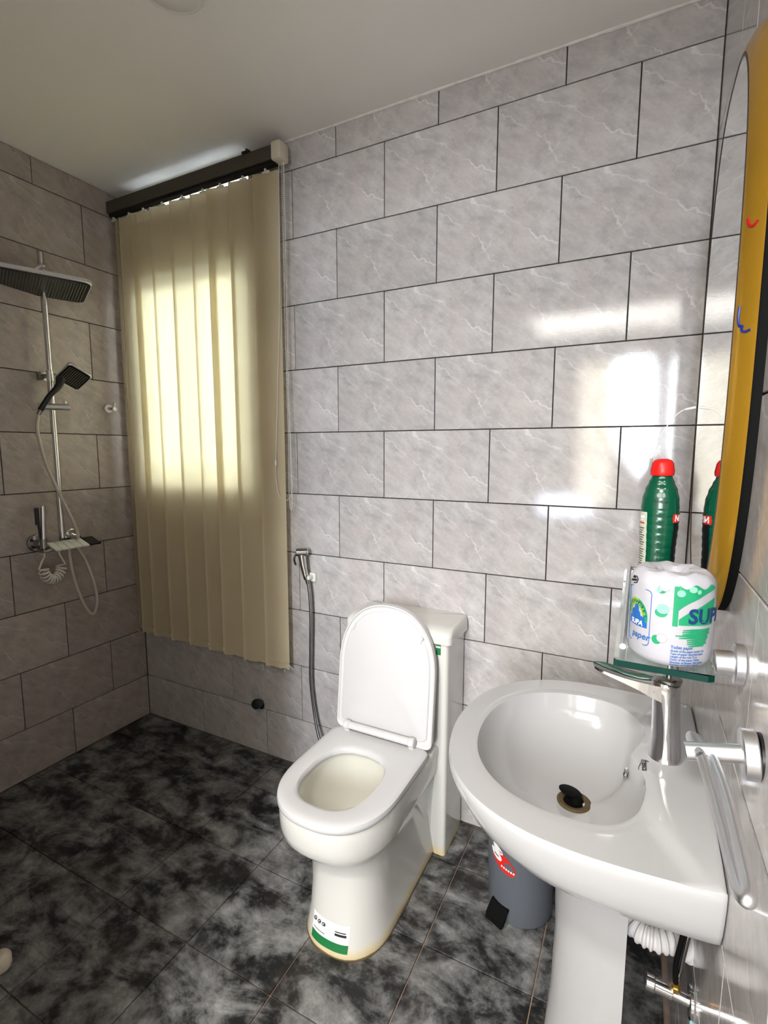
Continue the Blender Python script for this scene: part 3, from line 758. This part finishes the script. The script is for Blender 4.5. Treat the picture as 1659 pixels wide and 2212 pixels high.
mesh('drain_plug', xf(lathe([(.019, 0), (.0225, .001), (.023, .0035), (.020, .006)], (0, 0, 0), 30), Matrix.Translation((DC[0]-.009, DC[1]+.008, BZ-.114)) @ Matrix.Rotation(.16, 4, 'Y') @ Matrix.Rotation(-.22, 4, 'X')), 'blackr', wb_, label='black tilted plug')
mesh('plug_stem', rod((DC[0]+.004, DC[1]-.004, BZ-.127), (DC[0]+.002, DC[1]+.0, BZ-.113), .010, n=16), 'blackr', wb_)
ovr = []
ovc = Vector((2.2655, -.668, .772)); ovn = Vector((-1, 0, .35)).normalized(); ou = Vector((0, 1, 0)); ov_ = ovn.cross(ou)
mesh('overflow_ring', tube([ovc+ovn*.0+ou*(.012*math.cos(t))+ov_*(.009*math.sin(t)) for t in [2*PI*q/24 for q in range(24)]], .0022, 8, closed=True), 'chrome', wb_)
mesh('overflow_hole', lathe([(.0095, 0), (.0095, .001)], (0, 0, 0), 20) if False else ([tuple(ovc+ovn*.0004+ou*(.0105*math.cos(t))+ov_*(.0075*math.sin(t))) for t in [2*PI*q/20 for q in range(20)]], [list(range(20))]), 'blackr', wb_)
# pedestal: a C-shaped column open to the wall
pc = (2.250, BC)
def pedsec(z, rx, ry, th=.014):
    o = []; n = 22
    for k in range(n+1):
        a = PI/2+PI*k/n; o.append((pc[0]+.035+rx*math.cos(a)*1.0, pc[1]+ry*math.sin(a), z))
    i = []
    for k in range(n+1):
        a = 1.5*PI-PI*k/n; i.append((pc[0]+.035+(rx-th)*math.cos(a), pc[1]+(ry-th)*math.sin(a), z))
    return o+i
pe = mesh('pedestal', loft([pedsec(0, .175, .118), pedsec(.03, .170, .113), pedsec(.10, .150, .102), pedsec(.25, .138, .096), pedsec(.40, .134, .094), pedsec(.50, .138, .096), pedsec(.56, .148, .100), pedsec(.60, .160, .104), pedsec(.6155, .166, .106)]), 'basin', org=(2.28, BC, 0))
tag(pe, 'white ceramic pedestal column under the wash basin', 'pedestal')

# text helper: words laid on any surface by a mapping function
def text_mesh(s, size, fn, cx=0, cy=0, bold=0, ext=0, align='CENTER', shear=0):
    cu = bpy.data.curves.new('t', 'FONT'); cu.body = s; cu.size = size; cu.align_x = align; cu.align_y = 'CENTER'; cu.resolution_u = 3
    cu.offset = bold; cu.shear = shear
    o = bpy.data.objects.new('t', cu); COL.objects.link(o); bpy.context.view_layer.update()
    me = bpy.data.meshes.new_from_object(o.evaluated_get(bpy.context.evaluated_depsgraph_get()))
    V = [fn(v.co.x+cx, v.co.y+cy) for v in me.vertices]; Fc = [list(p.vertices) for p in me.polygons]
    bpy.data.objects.remove(o); bpy.data.curves.remove(cu); bpy.data.meshes.remove(me); return V, Fc
# maker's mark printed on the deck, reading towards the front of the basin
mk = lambda a, b: (2.297+b, -.700+a*1.0, deckz(2.297+b, -.700+a)+.0006)
mesh('printed_mark', join(text_mesh('fresca', .0155, lambda a, b: mk(-a, b), bold=.0003),
     tube([mk(-a, -.008-.0025*math.sin(a*120)) for a in [-.016+.004*k for k in range(9)]], .0006, 5)), 'ink', wb_, False, label='small black printed maker mark')

# ---------------------------------------------------------------- basin tap
tpn = thing('basin_tap', (2.331, -.655, BZ+.01), 'chrome single-lever tap with an open waterfall spout on the basin', 'tap')
def el(cx, cy, rx, ry, z, tx=0, n=32): return [(cx+rx*math.cos(2*PI*k/n), cy+ry*math.sin(2*PI*k/n), z+tx*math.cos(2*PI*k/n)) for k in range(n)]
z0 = BZ+.008
mesh('body', loft([el(2.331, -.655, .029, .026, z0), el(2.331, -.655, .029, .026, z0+.003), el(2.331, -.655, .0275, .0245, z0+.006), el(2.329, -.655, .0245, .0235, z0+.05), el(2.327, -.655, .0235, .023, z0+.10),
     el(2.325, -.655, .0238, .023, z0+.135, -.002), el(2.325, -.655, .0245, .0235, z0+.150, -.003), el(2.325, -.655, .023, .022, z0+.154, -.003)]), 'chrome', tpn)
def spsec(x, w, zt, th, dip):
    n = 10; top = [(x, -.655-w+2*w*k/n, zt-dip*(1-((2*k/n)-1)**2)) for k in range(n+1)]
    bot = [(x, -.655+w-2*w*k/n, zt-th-dip*.6*(1-((2*k/n)-1)**2)) for k in range(n+1)]
    return top+bot
zs = z0+.150
mesh('spout', loft([spsec(2.318, .0215, zs, .030, .001), spsec(2.300, .0225, zs+.0005, .024, .004), spsec(2.280, .0235, zs+.002, .016, .006), spsec(2.255, .0245, zs+.005, .010, .007), spsec(2.230, .0240, zs+.009, .0065, .006), spsec(2.212, .021, zs+.012, .005, .004), spsec(2.202, .014, zs+.0135, .004, .002), spsec(2.198, .006, zs+.014, .003, .001)]), 'chrome', tpn)
mesh('lever_cap', loft([el(2.328, -.655, .021, .0205, zs+.004), el(2.328, -.655, .0225, .0215, zs+.007), el(2.328, -.655, .0225, .0215, zs+.011), el(2.328, -.655, .020, .019, zs+.013)]), 'dchrome', tpn)
mesh('lever', join(rod((2.328, -.655, zs+.010), (2.328, -.655, zs+.046), .0055, n=14, bev=.001), rod((2.328, -.655, zs+.044), (2.350, -.630, zs+.050), .0045, n=12, bev=.001)), 'chrome', tpn)
mesh('set_screw', rod((2.303, -.674, zs-.012), (2.302, -.6765, zs-.012), .0028, n=10), 'black', tpn)

# ---------------------------------------------------------------- pipes beneath the basin
cpts = [Vector(p) for p in ((2.27, -.66, .50), (2.30, -.70, .487), (2.33, -.71, .485), (2.365, -.70, .485), (XR, -.69, .470))]
cs = spline(cpts, 14); rad = [.0205+.0018*(1 if (i//2) % 2 else -1) for i in range(len(cs))]
dp = mesh('waste_pipe', tube(cs, .02, 20, radii=rad), 'corrug', org=(2.33, -.7, .48)); tag(dp, 'white corrugated waste pipe between pedestal and wall', 'pipe')
for k, (dx, dy) in enumerate(((0, 0), (.010, .012))):
    o = mesh('supply_hose', tube(spline([(2.366+dx*.4, -.752+dy, .452), (2.364+dx, -.752+dy, .49), (2.369+dx, -.750+dy, .53), (2.373+dx, -.745+dy, .565), (2.370, -.735+dy, .600)], 8), .0046, 10), 'blackr' if k == 0 else 'dchrome', org=(2.37, -.75, .45))
    tag(o, ['black supply hose rising from the brass nut under the basin', 'braided steel supply hose beside the black one under the basin'][k], 'hose')
vl = thing('angle_valve', (2.37, -.75, .43), 'chrome angle valve with a brass nut on the wall below the basin', 'valve')
mesh('body', join(rod((2.322, -.752, .434), (2.362, -.750, .430), .0115, n=20, bev=.001), rod((2.362, -.750, .430), (XR, -.750, .427), .0095, n=20)), 'chrome', vl)
mesh('knob', rod((2.318, -.752, .4345), (2.334, -.7515, .433), .0135, n=12, bev=.002), 'chrome', vl)
mesh('escutcheon', rod((2.387, -.750, .427), (XR, -.750, .427), .026, n=26, bev=.002), 'chrome', vl)
mesh('nut', join(rod((2.367, -.751, .438), (2.366, -.751, .447), .0085, n=6), rod((2.366, -.751, .447), (2.366, -.752, .456), .0068, n=6)), 'brass', vl)
tt = mesh('tube', tube(spline([(2.392, -.752, .452), (2.397-.006, -.757, .425), (2.393, -.765, .38), (2.385, -.78, .30)], 6), .0035, 8), 'teal', org=(2.39, -.75, .45)); tag(tt, 'thin pale teal tube hanging in front of the angle valve', 'tube')

# ---------------------------------------------------------------- glass shelf
sg = thing('glass_shelf', (2.315, -.64, 1.10), 'clear glass wall shelf with a green edge above the basin tap', 'shelf')
SZ0, SZ1 = 1.097, 1.105
sp = [(2.240, -.945), (2.352, -.949), (2.3585, -.942), (2.3600, -.930), (2.3600, -.345), (2.356, -.337), (2.350, -.335), (2.250, -.335), (2.243, -.338), (2.240, -.345)]
sp = [(2.2435, -.9455), (2.350, -.949)] + sp[2:] + [(2.240, -.940)]
mesh('glass_plate', loft([[(x, y, SZ0) for x, y in sp], [(x, y, SZ1) for x, y in sp]]), 'glass', sg, False)
mesh('polished_edge', loft([[(2.2398, -.9464, SZ0-.0002), (2.351, -.9499, SZ0-.0002), (2.3585, -.9440, SZ0-.0002), (2.351, -.9485, SZ0-.0002), (2.2398, -.9452, SZ0-.0002)][:5], [(2.2398, -.9464, SZ1+.0002), (2.351, -.9499, SZ1+.0002), (2.3585, -.9440, SZ1+.0002), (2.351, -.9485, SZ1+.0002), (2.2398, -.9452, SZ1+.0002)]]), 'gedge', sg, False, label='deep green polished edge')
for yb in (-.900, -.385):
    mesh('bracket', join(rod((2.3625, yb, 1.108), (2.386, yb, 1.110), .0165, n=32, bev=.001)), 'satin', sg)
    mesh('flange', rod((2.383, yb, 1.110), (XR, yb, 1.110), .027, n=40, bev=.0012), 'satin', sg)
mesh('guard_rail', tube(spline([(2.34, -.385, 1.118), (2.262, -.385, 1.118), (2.252, -.395, 1.118), (2.250, -.42, 1.118), (2.250, -.925, 1.118)], 5), .0045, 12), 'satin', sg)

# ---------------------------------------------------------------- towel ring
tr = thing('towel_ring', (2.36, -1.03, 1.045), 'satin metal towel ring on a wall post beside the basin', 'towel ring')
mesh('flange', rod((2.377, -1.03, 1.0535), (XR-.003, -1.03, 1.0550), .0275, n=44, bev=.0015), 'satin', tr)
mesh('gasket', rod((XR-.003, -1.03, 1.055), (XR, -1.03, 1.055), .025, n=30), 'black', tr)
mesh('post', rod((2.3235, -1.03, 1.041), (2.380, -1.03, 1.0535), .0105, n=32, bev=.0012), 'satin', tr)
mesh('ring', tube(spline([(2.339, -1.05, 1.046), (2.344, -1.085, 1.037), (2.348, -1.14, 1.030), (2.350, -1.185, 1.027), (2.351, -1.215, 1.028), (2.354, -1.226, 1.031), (2.3565, -1.215, 1.0335), (2.357, -1.175, 1.0335), (2.356, -1.12, 1.038), (2.352, -1.065, 1.043), (2.346, -1.02, 1.044), (2.335, -.985, 1.038), (2.333, -1.01, 1.044)], 8, closed=True), .0062, 16, closed=True), 'satin', tr)

# ---------------------------------------------------------------- mirror with gold frame
mr = thing('wall_mirror', (2.36, -.63, 1.15), 'tall rounded mirror in a thick gold frame on the right wall', 'mirror')
def mo(k, e=0, n=96):
    pts = []
    for i in range(n):
        a = 2*PI*i/n; c, s = math.cos(a), math.sin(a); pw = 2.7
        pts.append((-.632+(.214*k+e)*abs(c)**(2/pw)*(1 if c > 0 else -1), 1.567+(.425*k+e)*abs(s)**(2/pw)*(1 if s > 0 else -1)))
    return pts
MXP = 2.3600
def ms(x, k, e=0): return [(x, p[0], p[1]) for p in mo(k, e)]
mesh('shadow_backing', loft([ms(XR, 1, .021), ms(2.381, 1, .021)]), 'blackr', mr)  # black backing put in as the mirror's shadow on the wall
mesh('frame', loft([ms(2.382, 1, .022), ms(2.382, 1, .026), ms(2.380, 1, .0265), ms(2.374, 1, .0225), ms(2.366, 1, .011), ms(2.3615, 1, .003), ms(2.3600, 1, -.0012), ms(2.364, 1, -.003)], True, False), 'gold', mr, label='thick gold frame with a rounded outer side')
mesh('glass', loft([ms(MXP+.0006, 1, -.0028), ms(MXP+.0002, 1, -.0032)], False, True), 'mirror', mr)
mesh('dark_edge', loft([ms(MXP-.0002, 1, -.0018), ms(MXP-.0007, 1, -.0034), ms(MXP-.0007, 1, -.0060), ms(MXP+.0004, 1, -.0070)], False, False), 'medge', mr, label='thin dark edge line round the glass')

def frame_pt(z, t):    # point on the near (-y) flank of the frame: t 0 at the glass, 1 at the wall
    a = None
    s = max(-.999, min(.999, (z-1.567)/.425)); pw = 2.7; c = (1-abs(s)**pw)**(1/pw)
    prof_ = [(2.3600, -.0012), (2.3615, .003), (2.366, .011), (2.374, .0225), (2.380, .0265)]
    q = t*(len(prof_)-1); i = min(int(q), len(prof_)-2); f = q-i
    x = prof_[i][0]*(1-f)+prof_[i+1][0]*f; e = prof_[i][1]*(1-f)+prof_[i+1][1]*f
    return Vector((x-.0004, -.632-(.214+e)*c-.0007, z))
mesh('scribble', tube(spline([frame_pt(1.693, .46), frame_pt(1.683, .53), frame_pt(1.680, .64), frame_pt(1.684, .76)], 5), .0018, 6), 'rink', mr, label='red pen mark on the frame')
mesh('scribble', tube(spline([frame_pt(1.583, .40), frame_pt(1.570, .37), frame_pt(1.558, .44), frame_pt(1.556, .56), frame_pt(1.551, .54), frame_pt(1.548, .66), frame_pt(1.549, .80)], 5), .0017, 6), 'blue', mr, label='blue pen mark on the frame')

# ---------------------------------------------------------------- toilet roll in printed wrapper
RC = Vector((2.3075, -.886)); RH = .123; RZ = SZ1+.0004
def rollR(ph, z):
    t = z/RH; e = 1
    if t < .06: e = .93+.07*math.sin(t/.06*PI/2)
    if t > .86: e = 1-.17*((t-.86)/.14)**2
    return .0525*e+.0009*math.sin(3*ph+4*t)+.0006*math.sin(11*ph+9*t)*t
def rollP(phd, z, d=0):
    a = math.radians(-94+phd); r = rollR(a, z)+d
    return (RC.x+r*math.cos(a), RC.y+r*math.sin(a), RZ+z)
NR = 96
def rs_(z, k=1): return [(RC.x+(rollR(2*PI*i/NR, z)*k)*math.cos(2*PI*i/NR), RC.y+(rollR(2*PI*i/NR, z)*k)*math.sin(2*PI*i/NR), RZ+z) for i in range(NR)]
zz_ = [0, .002, .004, .0075] + [.0075+(RH*.86-.0075)*k/10 for k in range(1, 11)] + [RH*(.86+.14*k/4) for k in range(1, 5)]
secs = [rs_(z) for z in zz_]
for k, dz in ((.9, .0015), (.72, .001), (.5, -.001), (.40, -.006), (.34, -.016), (.26, -.020)):
    secs.append([(RC.x+(x-RC.x)*k, RC.y+(y-RC.y)*k, RZ+RH+dz+.0016*math.sin(7*i*2*PI/NR+k*9)*k) for i, (x, y, z) in enumerate(rs_(RH))])
tr_ = thing('toilet_roll', (RC.x, RC.y, RZ), 'wrapped toilet roll printed white, green and blue on the glass shelf', 'toilet paper')
wr_ = mesh('wrapper', loft(secs), 'paper', tr_)
mesh('core', lathe([(.013, RH-.016), (.0145, RH-.0155), (.0145, RH-.0145), (.013, RH-.0145)], (RC.x, RC.y, RZ), 24), 'kraft', tr_)
K = math.degrees(1/.0535)          # degrees per metre of arc
def band(s0, s1, f0, f1, d, n=16):
    V = []; Fc = []; m = 4
    for i in range(n+1):
        s = s0+(s1-s0)*i/n; a, b = f0(s), f1(s)
        for j in range(m+1): V.append(rollP(s*K, a+(b-a)*j/m, d))
    for i in range(n):
        for j in range(m): q = i*(m+1)+j; Fc.append([q, q+m+1, q+m+2, q+1])
    return V, Fc
def ell(cx, cz, rx, rz, d, n=16):
    return band(cx-rx, cx+rx, lambda s: cz-rz*math.sqrt(max(0, 1-((s-cx)/rx)**2)), lambda s: cz+rz*math.sqrt(max(0, 1-((s-cx)/rx)**2)), d, n)
def line(pts, w, d=.0006):
    return tube([rollP(s*K, z, d) for s, z in pts], w, 5)
rt = lambda d: (lambda a, b: rollP(a*K, b, d))
# green logo panel (right)
arc = lambda s: .058+.040*max(0, (s-.003)/.05)**.55
mesh('green_panel', join(band(.0035, .010, lambda s: .056, lambda s: .110, .0004), band(.010, .062, lambda s: min(.109, arc(s)+.006), lambda s: .110+.003*math.sin(s*260), .0004),
     band(.011, .062, lambda s: .058, lambda s: max(.0581, arc(s)-.002-.005), .0004)), 'pgreen', wr_, False)
mesh('panel_dot', join(ell(.012, .101, .0052, .0046, .0007), ell(.026, .107, .0052, .0040, .0007), ell(.034, .104, .003, .003, .0007)), 'pmint', wr_, False)
mesh('wordmark', text_mesh('SUPA', .0275, rt(.0009), .055, .0695, .0010), 'pnavy', wr_, False)
rg = random.Random(3); br = []
for k in range(9):
    z = .052-.0027*k; a = .008+.010*rg.random() + .0022*abs(k-3); b = .060-.004*rg.random()-.001*k
    br.append(band(a, b, (lambda z: lambda s: z-.0013+.004*(s-.03)*1.0)(z), (lambda z, a, b: lambda s: z+.0013*min(1, (s-a)/.012)+.004*(s-.03))(z, a, b), .0004, 10))
mesh('brush_strokes', join(*br), 'pgreen', wr_, False)
rows_ = ['Toilet paper', 'Grade of the paper: Jumbo roll', 'Type of paper: Recycled paper', 'Length of the roll: 15 m', 'Color of the paper: White', 'Number of Sheets: 200 sheets', 'Country of Origin: Uganda']
mesh('small_print', join(*[text_mesh(s, .0056 if i == 0 else .0036, rt(.0008), .0035, .0275-.0039*i-(.001 if i else 0), .00012, align='LEFT') for i, s in enumerate(rows_)]), 'pblue', wr_, False)
# green balls (centre)
for q in ((-.0105, .072, .0078, .0062), (-.0120, .103, .0060, .0050), (-.0140, .034, .0060, .0062)): mesh('ball', ell(*q, .0004), 'pgreen', wr_, False)
for q in ((-.0085, .0775, .0080, .0066), (-.0145, .103, .0034, .0040)): mesh('ball_top', ell(*q, .0008), 'pmint', wr_, False)
for q in ((-.0080, .107, .0062, .0052), (-.0075, .0375, .0062, .0060)): mesh('ball_cover', ell(*q, .0011), 'paper', wr_, False)
# blue outlined badge (left)
bx0, bx1, bz0, bz1 = -.066, -.0235, .021, .099
rp = [(( bx0+bx1)/2+p[0], (bz0+bz1)/2+p[1]) for p in rrect((bx1-bx0)/2, (bz1-bz0)/2, .006)]
mesh('badge_outline', tube([rollP(s*K, z, .0006) for s, z in rp], .0005, 5, closed=True), 'pblue', wr_, False)
bcx = -.0475
def arcband(r0, r1, a0, a1, d, n=20):
    V = []; Fc = []
    for i in range(n+1):
        a = math.radians(a0+(a1-a0)*i/n)
        for r in (r0, r1): V.append(rollP((bcx+r*math.cos(a))*K, .058+1.25*r*math.sin(a), d))
    for i in range(n): Fc.append([2*i, 2*i+2, 2*i+3, 2*i+1])
    return V, Fc
mesh('badge_arc', arcband(.0125, .0205, 0, 180, .0005), 'plime', wr_, False)
mesh('badge_arc', arcband(.0170, .0205, -12, 75, .0007), 'pgreen', wr_, False)
for i, ch_ in enumerate('PAPERWORKS'):
    a = math.radians(168-i*17.5)
    def fa(u, v, a=a):
        r = .0165; cx_, cz_ = bcx+r*math.cos(a), .058+1.25*r*math.sin(a); t = a-PI/2
        return rollP((cx_+u*math.cos(t)-v*math.sin(t))*K, cz_+u*math.sin(t)+v*math.cos(t), .0010)
    if i == 0: parts_ = []
    parts_.append(text_mesh(ch_, .0068, fa, 0, 0, .0001))
mesh('badge_lettering', join(*parts_), 'pnavy', wr_, False)
mesh('badge_banner', join(band(-.063, -.0275, lambda s: .045, lambda s: .056+.004*math.sin((s+.063)*60), .0005), ell(bcx, .060, .0095, .009, .0006), ell(bcx+.002, .069, .004, .007, .0007)), 'pblue', wr_, False)
mesh('badge_wordmark', text_mesh('SUPA', .0098, rt(.0010), -.0455, .0500, .0003, shear=.2), 'white', wr_, False)
mesh('badge_script', text_mesh('paper', .0135, rt(.0008), -.0385, .0325, .0002, shear=.25), 'pblue', wr_, False)
mesh('bin_symbol', join(band(-.062, -.050, lambda s: .1055+.2*(s+.056), lambda s: .1085+.2*(s+.056), .0006, 6), band(-.060, -.0535, lambda s: .1095, lambda s: .113, .0006, 4), line([(-.056, .103), (-.0495, .1045), (-.0475, .1095), (-.053, .113)], .0008)), 'ink', wr_, False)

# ---------------------------------------------------------------- green cleaner bottle
BO = Vector((2.302, -.46)); BB = SZ1+.0004
bt = thing('cleaner_bottle', (BO.x, BO.y, BB), 'dark green ribbed cleaner bottle with a red screw cap on the glass shelf', 'bottle')
def botR(z):
    pts = [(0, .030), (.004, .0325), (.03, .0335), (.08, .0340), (.125, .0365), (.160, .0372), (.185, .0355), (.205, .0310), (.222, .0245), (.232, .0200), (.238, .0185)]
    for (a, ra), (b, rb_) in zip(pts, pts[1:]):
        if z <= b:
            t = (z-a)/(b-a); t = t*t*(3-2*t) if z > .15 else t; r = ra+(rb_-ra)*t; break
    else: r = .0185
    if .03 < z < .165: r -= .0011*(.5+.5*math.cos(2*PI*z/.0165))**3
    return r
def botP(phd, z, d=0):
    a = math.radians(-92+phd); r = botR(z)+d; return (BO.x+r*math.cos(a), BO.y+r*.86*math.sin(a), BB+z)
zb_ = [0, .002, .004]+[.006+k*.00225 for k in range(104)]
mesh('body', loft([[botP(360*i/48, min(z, .238)) for i in range(48)] for z in zb_]), 'green', bt)
cap = []
for z, r in ((.236, .0215), (.238, .0225), (.245, .0222), (.262, .0195), (.268, .0165), (.271, .010), (.2715, .003)):
    cap.append([(BO.x+(r*(1+(.045 if i % 2 else 0)*(1 if .24 < z < .266 else 0)))*math.cos(2*PI*i/56), BO.y+(r*(1+(.045 if i % 2 else 0)*(1 if .24 < z < .266 else 0)))*math.sin(2*PI*i/56), BB+z) for i in range(56)])
mesh('cap', loft(cap), 'red', bt, label='ribbed red screw cap')
def bband(p0, p1, z0, z1, d, n=10, m=24):
    V = [botP(p0+(p1-p0)*i/n, z0+(z1-z0)*j/m, d) for i in range(n+1) for j in range(m+1)]
    return V, [[i*(m+1)+j, (i+1)*(m+1)+j, (i+1)*(m+1)+j+1, i*(m+1)+j+1] for i in range(n) for j in range(m)]
mesh('back_label', bband(-110, -38, .012, .158, .0007), 'label', bt)
mesh('label_print', join(*[bband(-84, -46-(k % 3)*5, .122-.0052*k, .1238-.0052*k, .0012, 5, 1) for k in range(17)]), 'ink', bt, False)
mesh('label_print', join(bband(-82, -48, .132, .1355, .0012, 5, 1)), 'sred', bt, False, label='red line on the label')
mesh('label_heading', join(bband(-70, -48, .144, .150, .0012, 5, 1), bband(-72, -52, .139, .1415, .0012, 5, 1)), 'white', bt, False)
rb2 = mesh('red_label', bband(42, 118, .138, .156, .0008), 'sred', bt)
mesh('red_label_text', text_mesh('NE', .0175, lambda a, b: botP(66+math.degrees(a/.037), .147+b, .0014), 0, 0, .0008), 'white', bt, False)
mesh('front_label', bband(48, 120, .030, .137, .0007), 'dlabel', bt)
dc = []
for k in range(9):
    dc.append(bband(-24+k*5.4, -24+k*5.4+(4.3 if k % 3 else 3), .180-.0002*k, .1850-.0003*k, .0006, 2, 2))
mesh('date_stamp', join(*dc), 'ink', bt, False)
cd_ = mesh('cord', tube(spline([(2.300, -.418, 1.107), (2.300, -.416, 1.20), (2.296, -.416, 1.32), (2.286, -.420, 1.36), (2.286, -.430, 1.39), (2.297, -.437, 1.43), (2.318, -.432, 1.465), (2.335, -.428, 1.480), (2.354, -.424, 1.484)], 8), .0010, 8), 'string', org=(2.30, -.418, 1.106))
tag(cd_, 'thin white cord arching from behind the green bottle to the mirror', 'cord')
mesh('cord_sleeve', rod((2.338, -.4265, 1.4815), (2.3565, -.423, 1.4850), .0022, .0030, n=12, bev=.0004), 'string', cd_)
mesh('cord_loop', tube(spline([(2.322, -.50, 1.11), (2.330, -.50, 1.125), (2.328, -.50, 1.142), (2.320, -.50, 1.138), (2.316, -.50, 1.118)], 6), .0009, 6), 'string', cd_)

# ---------------------------------------------------------------- pedal bin
bn = thing('pedal_bin', (2.012, -.235, 0), 'small grey plastic pedal bin under the basin', 'bin')
mesh('body', lathe([(.088, 0), (.094, .004), (.0965, .02), (.0985, .10), (.102, .24), (.104, .262), (.104, .268)], (2.002, -.245, 0), 48), 'bin', bn)
mesh('lid', lathe([(.1055, .266), (.107, .270), (.107, .283), (.102, .291), (.075, .301), (.045, .306), (.01, .307)], (2.002, -.245, 0), 48), 'bin', bn)
pd = Vector((-.42, -.90, 0)).normalized(); px_ = Vector((.90, -.42, 0)).normalized(); c0 = Vector((2.002, -.245, 0))
def pedp(u, w, z): return c0+pd*(.088+u)+px_*w+Vector((0, 0, z))
mesh('pedal', loft([[pedp(-.01, -.028, .050), pedp(-.01, .028, .050), pedp(-.01, .028, .056), pedp(-.01, -.028, .056)], [pedp(.012, -.030, .046), pedp(.012, .030, .046), pedp(.012, .030, .054), pedp(.012, -.030, .054)],
     [pedp(.030, -.031, .016), pedp(.030, .031, .016), pedp(.036, .031, .022), pedp(.036, -.031, .022)], [pedp(.034, -.027, .006), pedp(.034, .027, .006), pedp(.042, .027, .010), pedp(.042, -.027, .010)]]), 'blackr', bn, False, label='black pedal')
def binP(phd, z, d):
    a = math.radians(phd); r = .0968+.02*z+d; return (c0.x+r*math.cos(a), c0.y+r*math.sin(a), z)
def binell(ca, cz, ra, rz, d, tilt=0, n=28):
    V = [binP(ca, cz, d)]
    for k in range(n):
        t = 2*PI*k/n; u, w = ra*math.cos(t), rz*math.sin(t); V.append(binP(ca+u, cz+w-tilt*u, d))
    return V, [[0, 1+k, 1+(k+1) % n] for k in range(n)]
s_ = mesh('sticker', binell(-112, .196, 24, .027, .0010, .0007), 'sred', bn, label='red and white sticker')
mesh('sticker_oval', join(binell(-125, .209, 12, .0135, .0013, .0006)), 'white', s_)
mesh('sticker_oval', binell(-122, .228, 11, .010, .0012, .0006), 'white', s_)
mesh('sticker_print', join(*[( [binP(-114+4.2*k, .180-.0012*k, .0014), binP(-111.2+4.2*k, .180-.0012*k, .0014), binP(-111.2+4.2*k, .186-.0012*k, .0014), binP(-114+4.2*k, .186-.0012*k, .0014)], [[0, 1, 2, 3]]) for k in range(6)]), 'white', s_, False)
mesh('sticker_print', ([binP(-129, .206, .0018), binP(-119, .203, .0018), binP(-119, .207, .0018), binP(-129, .210, .0018)], [[0, 1, 2, 3]]), 'bin', s_, False)

# ---------------------------------------------------------------- small things
cl = thing('ceiling_light', (1.14, -.655, ZC), 'round flush ceiling light, switched off', 'ceiling light')
mesh('rim', lathe([(.086, 0), (.086, -.006), (.080, -.010), (.076, -.008)], (1.125, -.66, ZC), 48, cap0=False), 'lampd', cl)
mesh('diffuser', lathe([(.078, -.006), (.070, -.012), (.03, -.014)], (1.125, -.66, ZC), 48), 'lampd', cl)
cu_ = mesh('plastic_cup', lathe([(.020, 0), (.023, .002), (.026, .010), (.026, .030), (.021, .040), (.012, .044), (.002, .045)], (.792, -1.088, 0), 28), 'cream', org=(.792, -1.088, 0))
tag(cu_, 'cream plastic cup upside down on the floor at the left edge of the picture', 'cup')
